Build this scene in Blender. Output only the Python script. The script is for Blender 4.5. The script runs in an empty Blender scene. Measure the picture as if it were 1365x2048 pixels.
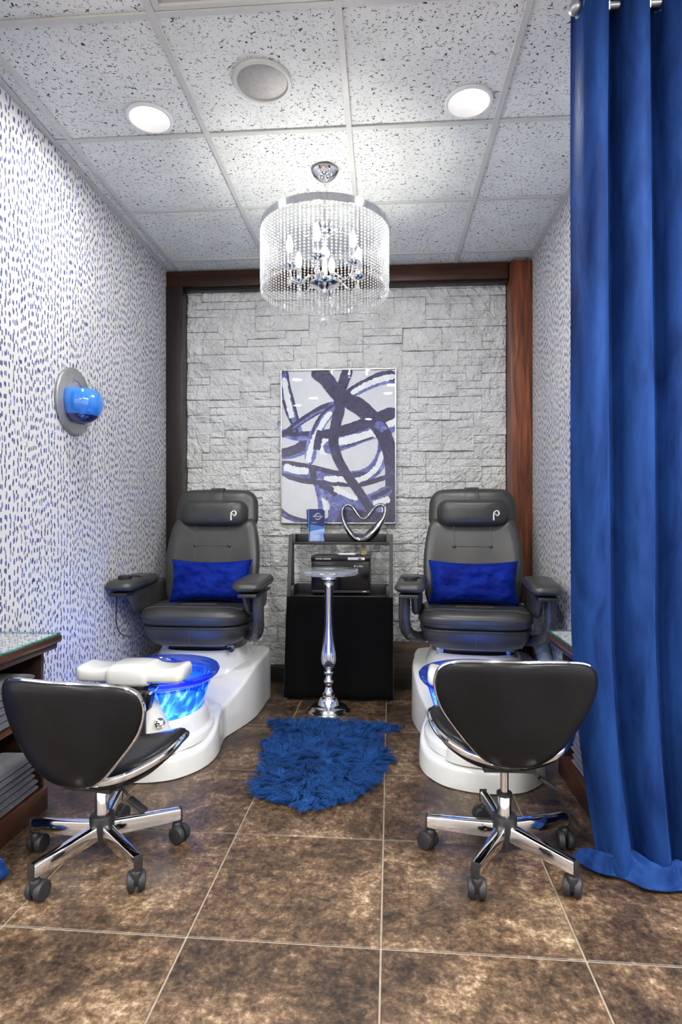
import bpy, bmesh, math, random
from math import sin, cos, pi, radians, sqrt, atan2
from mathutils import Vector, Matrix, noise

random.seed(7)
SC = bpy.context.scene
COL = SC.collection

# ------------------------------------------------------------------ camera
cd = bpy.data.cameras.new('camera')
cam = bpy.data.objects.new('camera', cd)
COL.objects.link(cam)
cam.location = (0, 0, 1.10)
cam.rotation_euler = (pi / 2, 0, 0.0716)
cd.sensor_width = 36.0
cd.lens = 1184.3 / 2048 * 36.0
cd.shift_y = 9.0 / 2048
cd.clip_start = 0.05
SC.camera = cam

# ------------------------------------------------------------------ world, exposure
W = bpy.data.worlds.new('world')
SC.world = W
W.use_nodes = True
W.node_tree.nodes['Background'].inputs[0].default_value = (0.9, 0.95, 1.0, 1)
W.node_tree.nodes['Background'].inputs[1].default_value = 0.3
SC.view_settings.view_transform = 'Standard'
SC.view_settings.look = 'None'
SC.view_settings.gamma = 1.0
SC.view_settings.use_curve_mapping = False
SC.view_settings.exposure = 0.42
SC.cycles.max_bounces = 10
SC.cycles.diffuse_bounces = 5
SC.cycles.transparent_max_bounces = 24
SC.cycles.caustics_reflective = False
SC.cycles.caustics_refractive = False
SC.cycles.sample_clamp_indirect = 6.0

DOWNLIGHT_W = 11.0       # each recessed ceiling lamp
FILL_PANEL_W = 50.0         # each added fill panel, unseen behind the camera
BULB_E = 105.0            # chandelier bulbs, emission strength
SPA_W = 5.0              # lamp inside each footbath bowl

# ------------------------------------------------------------------ room numbers
XL, XR = -1.45, 0.94     # side walls of the alcove
YB = 3.99                # back wall
YF = 1.93                # alcove mouth
ZC = 2.74                # ceiling
SX0, SX1, SY0 = -3.2, 3.0, -4.2   # salon behind the camera


# ================================================================== materials
class NT:
    def __init__(s, name):
        s.m = bpy.data.materials.new(name)
        s.m.use_nodes = True
        s.t = s.m.node_tree
        s.b = s.t.nodes['Principled BSDF']
        s.out = s.t.nodes['Material Output']

    def n(s, typ, props=None, **ins):
        nd = s.t.nodes.new(typ)
        for k, v in (props or {}).items():
            setattr(nd, k, v)
        for k, v in ins.items():
            key = int(k[1:]) if k[0] == 'i' and k[1:].isdigit() else k.replace('_', ' ')
            s.set(nd.inputs[key], v)
        return nd

    def set(s, inp, v):
        if isinstance(v, bpy.types.NodeSocket):
            s.t.links.new(v, inp)
        elif isinstance(v, bpy.types.Node):
            s.t.links.new(v.outputs[0], inp)
        else:
            if hasattr(inp.default_value, '__len__') and not hasattr(v, '__len__'):
                v = (v, v, v)
            if hasattr(inp.default_value, '__len__') and len(inp.default_value) == 4 and len(v) == 3:
                v = (*v, 1)
            inp.default_value = v

    def math(s, op, a, b=0.0, c=None):
        nd = s.t.nodes.new('ShaderNodeMath')
        nd.operation = op
        s.set(nd.inputs[0], a)
        s.set(nd.inputs[1], b)
        if c is not None:
            s.set(nd.inputs[2], c)
        return nd.outputs[0]

    def coord(s, which='Object', scale=(1, 1, 1), loc=(0, 0, 0)):
        tc = s.t.nodes.new('ShaderNodeTexCoord')
        mp = s.n('ShaderNodeMapping', Scale=scale, Location=loc)
        s.t.links.new(tc.outputs[which], mp.inputs[0])
        return mp.outputs[0]

    def pos(s, scale=(1, 1, 1)):
        g = s.t.nodes.new('ShaderNodeNewGeometry')
        mp = s.n('ShaderNodeMapping', Scale=scale)
        s.t.links.new(g.outputs['Position'], mp.inputs[0])
        return mp.outputs[0]

    def noise(s, vec, scale=5.0, detail=2.0, rough=0.5, dist=0.0):
        nd = s.n('ShaderNodeTexNoise', Scale=scale, Detail=detail, Roughness=rough, Distortion=dist)
        s.t.links.new(vec, nd.inputs['Vector'])
        return nd.outputs[0]

    def ramp(s, fac, stops, interp='LINEAR'):
        nd = s.t.nodes.new('ShaderNodeValToRGB')
        s.set(nd.inputs[0], fac)
        cr = nd.color_ramp
        cr.interpolation = interp
        while len(cr.elements) < len(stops):
            cr.elements.new(0.5)
        for e, (p, c) in zip(cr.elements, stops):
            e.position = p
            e.color = (*c, 1) if len(c) == 3 else c
        return nd.outputs[0]

    def mix(s, fac, a, b):
        nd = s.n('ShaderNodeMix', {'data_type': 'RGBA'})
        s.set(nd.inputs[0], fac)
        s.set(nd.inputs[6], a)
        s.set(nd.inputs[7], b)
        return nd.outputs[2]

    def bump(s, h, strength=0.3, dist=0.01, norm=None):
        nd = s.n('ShaderNodeBump', Strength=strength, Distance=dist)
        s.set(nd.inputs['Height'], h)
        if norm is not None:
            s.t.links.new(norm, nd.inputs['Normal'])
        s.t.links.new(nd.outputs[0], s.b.inputs['Normal'])
        return nd.outputs[0]

    def p(s, **k):
        for a, v in k.items():
            s.set(s.b.inputs[a.replace('_', ' ')], v)
        return s


def srgb(r, g, b):
    f = lambda c: (c / 255 / 12.92) if c <= 10 else ((c / 255 + 0.055) / 1.055) ** 2.4
    return (f(r), f(g), f(b))


MAT = {}


def plain(name, col, rough=0.5, metal=0.0, bump=0.0, bscale=200.0, var=0.06, **k):
    m = NT(name)
    v = m.noise(m.coord(), bscale * 0.15, 3)
    lo = tuple(c * (1 - var) for c in col)
    hi = tuple(min(1, c * (1 + var)) for c in col)
    m.p(Base_Color=m.ramp(v, [(0.3, lo), (0.7, hi)]), Roughness=rough, Metallic=metal, **k)
    if bump:
        m.bump(m.noise(m.coord(), bscale, 3), bump, 0.003)
    MAT[name] = m.m
    return m


def build_materials():
    plain('chrome', (0.86, 0.87, 0.9), 0.07, 1.0, var=0.02)
    plain('dark_chrome', (0.42, 0.42, 0.43), 0.08, 1.0, var=0.03)
    plain('brushed_metal', srgb(170, 172, 175), 0.35, 0.8)
    plain('silver_polished', (0.82, 0.83, 0.86), 0.12, 1.0)
    plain('white_gloss', srgb(210, 211, 209), 0.18, 0.0, var=0.01, Coat_Weight=0.6, Coat_Roughness=0.05)
    plain('white_paint', srgb(236, 236, 236), 0.5, var=0.01)
    plain('grid_paint', srgb(200, 202, 198), 0.45, var=0.02)
    plain('grey_lens', srgb(176, 172, 164), 0.45, var=0.03)
    plain('black_plastic', (0.016, 0.016, 0.018), 0.38, bump=0.05, bscale=400)
    plain('rubber', (0.007, 0.007, 0.008), 0.55, var=0.2)
    plain('dust_wheel', (0.012, 0.012, 0.015), 0.6, var=0.25)
    plain('black_shelf', (0.008, 0.009, 0.011), 0.4, bump=0.04, bscale=150)
    plain('black_gloss', (0.004, 0.004, 0.006), 0.16, Specular_IOR_Level=0.3)
    plain('black_cloth', (0.0025, 0.0025, 0.003), 0.9, bump=0.15, bscale=700, Specular_IOR_Level=0.08)
    plain('stitch', (0.1, 0.1, 0.1), 0.6)
    plain('emblem_white', srgb(240, 240, 238), 0.4)
    plain('text_white', srgb(235, 238, 245), 0.5)
    plain('cord_black', (0.012, 0.012, 0.012), 0.5)
    plain('cream_plastic', srgb(222, 216, 190), 0.5)
    plain('pine', srgb(196, 170, 118), 0.55)
    plain('salon_wall', srgb(212, 212, 214), 0.8)
    plain('grout', srgb(128, 117, 102), 0.85, bump=0.2, bscale=300, var=0.15)
    plain('wall_backing', srgb(120, 120, 122), 0.9)
    plain('hose_blue', srgb(178, 200, 206), 0.5, var=0.04)
    plain('frame_silver', srgb(205, 205, 205), 0.25, 0.9)
    plain('canvas', srgb(218, 219, 226), 0.7, var=0.03)
    plain('gravel', (0.004, 0.006, 0.10), 0.4, var=0.3)
    plain('plant_white', srgb(225, 232, 240), 0.6)
    plain('brochure_paper', srgb(150, 180, 225), 0.35)
    plain('brochure_navy', srgb(20, 32, 92), 0.3)
    plain('brochure_mid', srgb(62, 108, 178), 0.3)
    plain('brochure_pale', srgb(126, 160, 214), 0.3)
    plain('panel_silver', srgb(190, 185, 205), 0.35, 0.2)
    plain('dash_red', (0.3, 0.02, 0.02), 0.4)

    # leather
    for nm, c, r in (('leather', (0.028, 0.0285, 0.0285), 0.36), ('leather_stool', (0.006, 0.006, 0.007), 0.26)):
        m = NT(nm)
        co = m.coord()
        vo = m.n('ShaderNodeTexVoronoi', Scale=420.0)
        m.t.links.new(co, vo.inputs['Vector'])
        big = m.noise(co, 6, 3)
        m.p(Base_Color=m.ramp(big, [(0.3, c), (0.75, tuple(x * 1.7 for x in c))]), Roughness=r, Specular_IOR_Level=0.55 if nm == 'leather' else 0.18)
        h = m.math('ADD', m.math('MULTIPLY', vo.outputs['Distance'], 0.25), m.noise(co, 22, 2))
        m.bump(h, 0.09, 0.006)
        MAT[nm] = m.m

    # velvet: curtain and cushion
    for nm, c0, c1, ns in (('velvet', srgb(10, 29, 70), srgb(29, 60, 117), (5, 5, 1.3)),
                           ('velvet_pillow', srgb(6, 20, 98), srgb(16, 42, 140), (5, 5, 5))):
        m = NT(nm)
        v = m.noise(m.coord(scale=ns), 2.2, 5, 0.6, 0.6)
        m.p(Base_Color=m.ramp(v, [(0.3, c0), (0.7, c1)]), Roughness=0.62, Sheen_Weight=0.25,
            Sheen_Roughness=0.35, Sheen_Tint=srgb(80, 130, 235), Specular_IOR_Level=0.06)
        m.bump(m.noise(m.coord(scale=ns), 9 if nm == 'velvet' else 4, 4, 0.5, 1.2), 0.18 if nm == 'velvet' else 0.5, 0.008 if nm == 'velvet' else 0.014)
        MAT[nm] = m.m

    # fur
    m = NT('fur')
    v = m.noise(m.coord(), 15, 3)
    w = m.noise(m.coord(), 160, 2)
    m.p(Base_Color=m.mix(m.math('MULTIPLY', w, 0.6), m.ramp(v, [(0.36, srgb(4, 20, 60)), (0.64, srgb(16, 56, 116))]), srgb(36, 88, 152)),
        Roughness=0.75, Specular_IOR_Level=0.2)
    MAT['fur'] = m.m

    # towels
    m = NT('towel')
    v = m.noise(m.coord(), 90, 3)
    m.p(Base_Color=m.ramp(v, [(0.3, srgb(40, 42, 54)), (0.7, srgb(76, 78, 94))]), Roughness=0.95, Sheen_Weight=0.4)
    m.bump(m.noise(m.coord(), 500, 2), 0.5, 0.004)
    MAT['towel'] = m.m

    # woods: grain runs along one axis
    def wood(nm, axis, c, rough=0.4, knots=0.0):
        m = NT(nm)
        sc = [22, 22, 22]
        sc[axis] = 1.6
        co = m.coord(scale=sc)
        g = m.noise(co, 1.6, 6, 0.6, 0.8)
        f = m.noise(co, 9, 2, 0.6)
        b = m.noise(m.coord(scale=[x * 0.14 for x in sc]), 1.6, 3)
        col = m.ramp(g, [(0.28, c[0]), (0.5, c[1]), (0.72, c[2])])
        col = m.mix(m.math('MULTIPLY', f, 0.35), col, c[0])
        col = m.mix(m.ramp(b, [(0.42, (0, 0, 0)), (0.68, (0.75, 0.75, 0.75))]), col, c[0])
        if knots:
            ks = [5.5, 5.5, 5.5]
            ks[axis] = 2.4
            vo = m.n('ShaderNodeTexVoronoi', Scale=1.0)
            m.t.links.new(m.coord(scale=ks), vo.inputs['Vector'])
            k = m.ramp(vo.outputs['Distance'], [(0.03, (1, 1, 1)), (0.12, (0, 0, 0))])
            col = m.mix(m.math('MULTIPLY', k, knots), col, (0.006, 0.004, 0.003))
        m.p(Base_Color=col, Roughness=rough)
        m.bump(g, 0.12, 0.004)
        MAT[nm] = m.m

    wood('wood_red', 2, (srgb(50, 24, 12), srgb(116, 62, 36), srgb(164, 96, 58)), 0.38, 0.9)
    wood('wood_dark_post', 2, (srgb(20, 15, 15), srgb(38, 28, 26), srgb(56, 38, 33)), 0.35)
    wood('wood_beam', 0, (srgb(36, 18, 8), srgb(72, 38, 20), srgb(96, 54, 30)), 0.3)
    wood('wood_base', 0, (srgb(34, 27, 21), srgb(56, 45, 35), srgb(78, 62, 48)), 0.45)
    wood('wood_ledge', 0, (srgb(66, 50, 38), srgb(98, 74, 54), srgb(132, 102, 74)), 0.5)
    wood('wood_black', 0, (srgb(16, 12, 11), srgb(28, 22, 20), srgb(40, 32, 28)), 0.35)
    wood('wood_cabinet', 1, (srgb(46, 26, 16), srgb(82, 48, 30), srgb(110, 68, 44)), 0.32)
    wood('wood_cabinet_dark', 2, (srgb(24, 15, 12), srgb(44, 28, 21), srgb(58, 38, 28)), 0.4)

    # ceiling tile: fissured mineral board
    m = NT('ceiling_board')
    oi = m.t.nodes.new('ShaderNodeObjectInfo')
    tc = m.t.nodes.new('ShaderNodeTexCoord')
    add = m.n('ShaderNodeVectorMath', {'operation': 'MULTIPLY_ADD'})
    m.t.links.new(oi.outputs['Random'], add.inputs[0])
    add.inputs[1].default_value = (37, 53, 0)
    m.t.links.new(tc.outputs['Object'], add.inputs[2])
    mp = m.n('ShaderNodeMapping', Scale=(1, 1, 0))
    m.t.links.new(add.outputs[0], mp.inputs[0])
    P0 = mp.outputs[0]
    mp2 = m.n('ShaderNodeMapping', Scale=(1, 1.7, 0), Location=(4, 9, 0))
    m.t.links.new(P0, mp2.inputs[0])
    P1 = mp2.outputs[0]
    a = m.noise(P1, 38, 1.5, 0.5, 0.6)
    band = m.math('LESS_THAN', m.math('ABSOLUTE', m.math('SUBTRACT', a, 0.5)), 0.023)
    gate = m.math('GREATER_THAN', m.noise(P0, 62, 1.0), 0.55)
    worm = m.math('MULTIPLY', band, gate)
    vo = m.n('ShaderNodeTexVoronoi', Scale=125.0)
    m.t.links.new(P0, vo.inputs['Vector'])
    hole = m.math('MULTIPLY', m.math('LESS_THAN', vo.outputs['Distance'], 0.17),
                  m.math('GREATER_THAN', m.noise(P0, 70, 0), 0.5))
    vo2 = m.n('ShaderNodeTexVoronoi', Scale=80.0)
    m.t.links.new(P1, vo2.inputs['Vector'])
    blob = m.math('MULTIPLY', m.math('LESS_THAN', vo2.outputs['Distance'], 0.16),
                  m.math('GREATER_THAN', m.noise(P0, 31, 0), 0.53))
    pit = m.math('MAXIMUM', m.math('MAXIMUM', worm, blob), m.math('MULTIPLY', hole, 0.75))
    base = m.ramp(m.noise(P0, 5, 3), [(0.3, srgb(220, 224, 221)), (0.7, srgb(234, 238, 235))])
    m.p(Base_Color=m.mix(pit, base, srgb(74, 73, 70)), Roughness=0.95)
    m.bump(m.math('SUBTRACT', 1.0, pit), 0.5, 0.004)
    MAT['ceiling_board'] = m.m

    # floor tile
    m = NT('floor_tile')
    oi = m.t.nodes.new('ShaderNodeObjectInfo')
    tc = m.t.nodes.new('ShaderNodeTexCoord')
    add = m.n('ShaderNodeVectorMath', {'operation': 'MULTIPLY_ADD'})
    m.t.links.new(oi.outputs['Random'], add.inputs[0])
    add.inputs[1].default_value = (41, 67, 0)
    m.t.links.new(tc.outputs['Object'], add.inputs[2])
    P0 = add.outputs[0]
    big = m.noise(P0, 4.0, 4, 0.6, 0.4)
    mid = m.noise(P0, 30, 6, 0.75, 0.2)
    fine = m.noise(P0, 90, 4, 0.7)
    fac = m.math('ADD', m.math('ADD', m.math('MULTIPLY', big, 0.75), m.math('MULTIPLY', mid, 0.80)), m.math('MULTIPLY', fine, 0.40))
    fac = m.math('SUBTRACT', fac, 0.515)
    col = m.ramp(fac, [(0.28, srgb(34, 26, 20)), (0.42, srgb(62, 48, 36)), (0.53, srgb(90, 71, 53)), (0.63, srgb(124, 104, 82)), (0.76, srgb(176, 158, 136))])
    m.p(Base_Color=col, Roughness=m.ramp(mid, [(0.3, (0.34,) * 3), (0.7, (0.5,) * 3)]))
    m.bump(m.math('ADD', mid, m.math('MULTIPLY', fine, 0.4)), 0.22, 0.004)
    MAT['floor_tile'] = m.m

    # stone face
    m = NT('stone_face')
    co = m.coord()
    r1 = m.noise(co, 15, 5, 0.6, 0.5)
    vo = m.n('ShaderNodeTexVoronoi', {'feature': 'F1'}, Scale=24.0, Detail=2.0)
    wv = m.n('ShaderNodeVectorMath', {'operation': 'MULTIPLY_ADD'})
    nz = m.n('ShaderNodeTexNoise', Scale=11.0, Detail=3.0)
    m.t.links.new(co, nz.inputs['Vector'])
    m.t.links.new(nz.outputs[1], wv.inputs[0])
    wv.inputs[1].default_value = (0.12, 0.12, 0.12)
    m.t.links.new(co, wv.inputs[2])
    m.t.links.new(wv.outputs[0], vo.inputs['Vector'])
    fine = m.noise(co, 130, 3, 0.6)
    h = m.math('ADD', m.math('ADD', m.math('MULTIPLY', r1, 1.1), m.math('MULTIPLY', vo.outputs['Distance'], 0.55)), m.math('MULTIPLY', fine, 0.12))
    m.p(Base_Color=m.ramp(m.noise(co, 8, 4), [(0.3, srgb(205, 207, 207)), (0.7, srgb(224, 226, 226))]), Roughness=0.8)
    m.bump(h, 0.9, 0.026)
    MAT['stone_face'] = m.m

    # wallpaper of brush dashes: two jittered lattices of short tapered strokes
    def paper(nm, ax, ay):
        m = NT(nm)
        g = m.t.nodes.new('ShaderNodeNewGeometry')
        sep = m.n('ShaderNodeSeparateXYZ')
        m.t.links.new(g.outputs['Position'], sep.inputs[0])
        U_, V_ = sep.outputs[ax], sep.outputs[ay]
        wob = m.noise(m.pos((70, 70, 70)), 1.0, 3)
        wb = m.math('MULTIPLY', m.math('SUBTRACT', wob, 0.5), 0.10)
        col = srgb(195, 196, 195)
        for cw, chh, o1, o2 in ((0.0246, 0.0395, 0.0, 0.0), (0.0262, 0.0425, 13.37, 5.71)):
            cu = m.math('ADD', m.math('ADD', m.math('DIVIDE', U_, cw), o1), wb)
            ci = m.math('FLOOR', cu)
            fu = m.math('FRACT', cu)
            w1 = m.n('ShaderNodeTexWhiteNoise', {'noise_dimensions': '1D'})
            m.set(w1.inputs['W'], m.math('ADD', ci, o2))
            cv = m.math('ADD', m.math('DIVIDE', V_, chh), m.math('MULTIPLY', w1.outputs[0], 7.0))
            vi = m.math('FLOOR', cv)
            fv = m.math('FRACT', cv)
            cx = m.n('ShaderNodeCombineXYZ')
            m.set(cx.inputs[0], m.math('ADD', ci, o1))
            m.set(cx.inputs[1], vi)
            w2 = m.n('ShaderNodeTexWhiteNoise', {'noise_dimensions': '2D'})
            m.t.links.new(cx.outputs[0], w2.inputs['Vector'])
            sc_ = m.n('ShaderNodeSeparateColor')
            m.t.links.new(w2.outputs[1], sc_.inputs[0])
            R, G, B = sc_.outputs
            du = m.math('ABSOLUTE', m.math('SUBTRACT', fu, m.math('ADD', 0.20, m.math('MULTIPLY', R, 0.60))))
            dv = m.math('ABSOLUTE', m.math('SUBTRACT', fv, m.math('ADD', 0.30, m.math('MULTIPLY', G, 0.40))))
            hw = m.math('ADD', 0.10, m.math('MULTIPLY', B, 0.085))
            hh = m.math('ADD', 0.20, m.math('MULTIPLY', R, 0.10))
            e1 = m.math('POWER', m.math('DIVIDE', du, hw), 2.2)
            e2 = m.math('POWER', m.math('DIVIDE', dv, hh), 3.5)
            mask = m.math('LESS_THAN', m.math('ADD', e1, e2), 1.0)
            ink = m.ramp(w2.outputs[0], [(0.0, srgb(16, 14, 70)), (0.45, srgb(26, 26, 100)), (0.62, srgb(44, 58, 130)), (0.8, srgb(36, 42, 66)), (0.9, srgb(72, 98, 150))])
            wash = m.noise(m.pos((90, 90, 45)), 1.0, 2)
            ink = m.mix(m.math('MULTIPLY', wash, 0.22), ink, srgb(150, 160, 205))
            col = m.mix(mask, col, ink)
        m.p(Base_Color=col, Roughness=0.7)
        MAT[nm] = m.m
    paper('wallpaper', 1, 2)
    paper('wallpaper_flat', 1, 0)

    # clear panes, acrylic and crystal: see-through with mirror reflections by angle
    def clear(nm, tint, gloss_rough=0.02, ior=1.5, extra=0.0, body=None, bodyfac=0.0):
        m = NT(nm)
        t = m.t
        t.nodes.remove(m.b)
        tr = m.n('ShaderNodeBsdfTransparent', Color=tint)
        gl = m.n('ShaderNodeBsdfGlossy', Color=(1, 1, 1), Roughness=gloss_rough)
        fr = m.n('ShaderNodeFresnel', IOR=ior)
        geo = m.t.nodes.new('ShaderNodeNewGeometry')
        fac = m.math('MULTIPLY', m.math('ADD', fr.outputs[0], extra), m.math('SUBTRACT', 1.0, geo.outputs['Backfacing']))
        base = tr.outputs[0]
        if body is not None:
            df = m.n('ShaderNodeBsdfDiffuse', Color=body)
            tl = m.n('ShaderNodeBsdfTranslucent', Color=body)
            ad = m.n('ShaderNodeMixShader')
            ad.inputs[0].default_value = 0.5
            t.links.new(df.outputs[0], ad.inputs[1])
            t.links.new(tl.outputs[0], ad.inputs[2])
            mb = m.n('ShaderNodeMixShader')
            m.set(mb.inputs[0], bodyfac)
            t.links.new(tr.outputs[0], mb.inputs[1])
            t.links.new(ad.outputs[0], mb.inputs[2])
            base = mb.outputs[0]
        mx = m.n('ShaderNodeMixShader')
        t.links.new(fac, mx.inputs[0])
        t.links.new(base, mx.inputs[1])
        t.links.new(gl.outputs[0], mx.inputs[2])
        t.links.new(mx.outputs[0], m.out.inputs[0])
        MAT[nm] = m.m
        return m

    clear('pane', (0.97, 0.98, 0.98), 0.01)
    clear('glass_edge', (0.35, 0.75, 0.66), 0.05, 1.5, 0.05, srgb(60, 150, 130), 0.35)
    clear('glass_clear', (0.95, 0.97, 0.99), 0.02, 1.5, 0.09, srgb(240, 244, 250), 0.25)
    clear('crystal', (0.86, 0.87, 0.88), 0.03, 1.7, 0.14, srgb(250, 250, 252), 0.20)
    clear('acrylic', (0.90, 0.93, 0.98), 0.02, 1.45, 0.03)
    clear('fish_water', (0.5, 0.75, 1.0), 0.05, 1.3, 0.0, srgb(80, 170, 252), 0.9)
    clear('holder_acrylic', (0.93, 0.95, 1.0), 0.03, 1.5, 0.05)

    # swirled blue glass of the footbath bowls; white stops paint in the lit glow
    m = clear('spa_glass', (0.10, 0.28, 0.95), 0.04, 1.5, 0.02, srgb(40, 120, 235), 0.72)
    sw = m.noise(m.coord(scale=(7, 7, 4)), 1.6, 4, 0.55, 2.2)
    col = m.ramp(sw, [(0.30, srgb(4, 20, 120)), (0.45, srgb(16, 70, 210)), (0.54, srgb(60, 165, 250)), (0.64, srgb(205, 242, 255))])
    for nd in m.t.nodes:
        if nd.type in ('BSDF_DIFFUSE', 'BSDF_TRANSLUCENT'):
            m.t.links.new(col, nd.inputs[0])
    clear('spa_rim', (0.24, 0.42, 0.90), 0.03, 1.5, 0.08, srgb(20, 62, 180), 0.25)
    clear('spa_water', (0.35, 0.6, 1.0), 0.02, 1.33, 0.02, srgb(50, 130, 240), 0.6)

    # paints for the picture: streaks of their own
    for nm, c0, c1, c2 in (('paint_indigo', srgb(34, 28, 62), srgb(52, 46, 92), srgb(86, 84, 140)),
                           ('paint_blue', srgb(62, 64, 132), srgb(104, 114, 182), srgb(168, 182, 226)),
                           ('paint_white', srgb(226, 228, 234), srgb(238, 240, 244), srgb(248, 249, 252))):
        m = NT(nm)
        v = m.noise(m.coord(scale=(9, 9, 9)), 1.8, 5, 0.65, 1.4)
        m.p(Base_Color=m.ramp(v, [(0.35, c0), (0.55, c1), (0.75, c2)]), Roughness=0.6)
        MAT[nm] = m.m

    def emit(nm, col, e):
        m = NT(nm)
        m.p(Base_Color=(1, 1, 1), Emission_Color=col, Emission_Strength=e)
        MAT[nm] = m.m
    emit('lamp_lens', (1.0, 0.98, 0.95), 2.6)
    emit('fill_panel_lens', (1.0, 0.99, 0.97), 5.0)
    emit('bulb', (1.0, 0.96, 0.9), BULB_E)
    emit('led_blue', (0.35, 0.7, 1.0), 10.0)
    emit('red_digit', (1.0, 0.15, 0.1), 2.0)

    # speaker mesh
    m = NT('speaker_mesh')
    v = m.noise(m.coord(), 60, 4, 0.7)
    m.p(Base_Color=m.ramp(v, [(0.3, srgb(158, 157, 154)), (0.7, srgb(176, 175, 172))]), Roughness=0.55, Metallic=0.2)
    MAT['speaker_mesh'] = m.m


build_materials()


# ================================================================== mesh helpers
def catmull(pts, n=6, closed=False):
    P = [Vector(p) for p in pts]
    out = []
    L = len(P)
    segs = L if closed else L - 1
    for i in range(segs):
        if closed:
            a, b, c, d = P[(i - 1) % L], P[i], P[(i + 1) % L], P[(i + 2) % L]
        else:
            a, b, c, d = P[max(i - 1, 0)], P[i], P[i + 1], P[min(i + 2, L - 1)]
        for k in range(n):
            t = k / n
            out.append(0.5 * ((2 * b) + (c - a) * t + (2 * a - 5 * b + 4 * c - d) * t * t + (3 * b - a - 3 * c + d) * t ** 3))
    if not closed:
        out.append(P[-1].copy())
    return out


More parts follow.
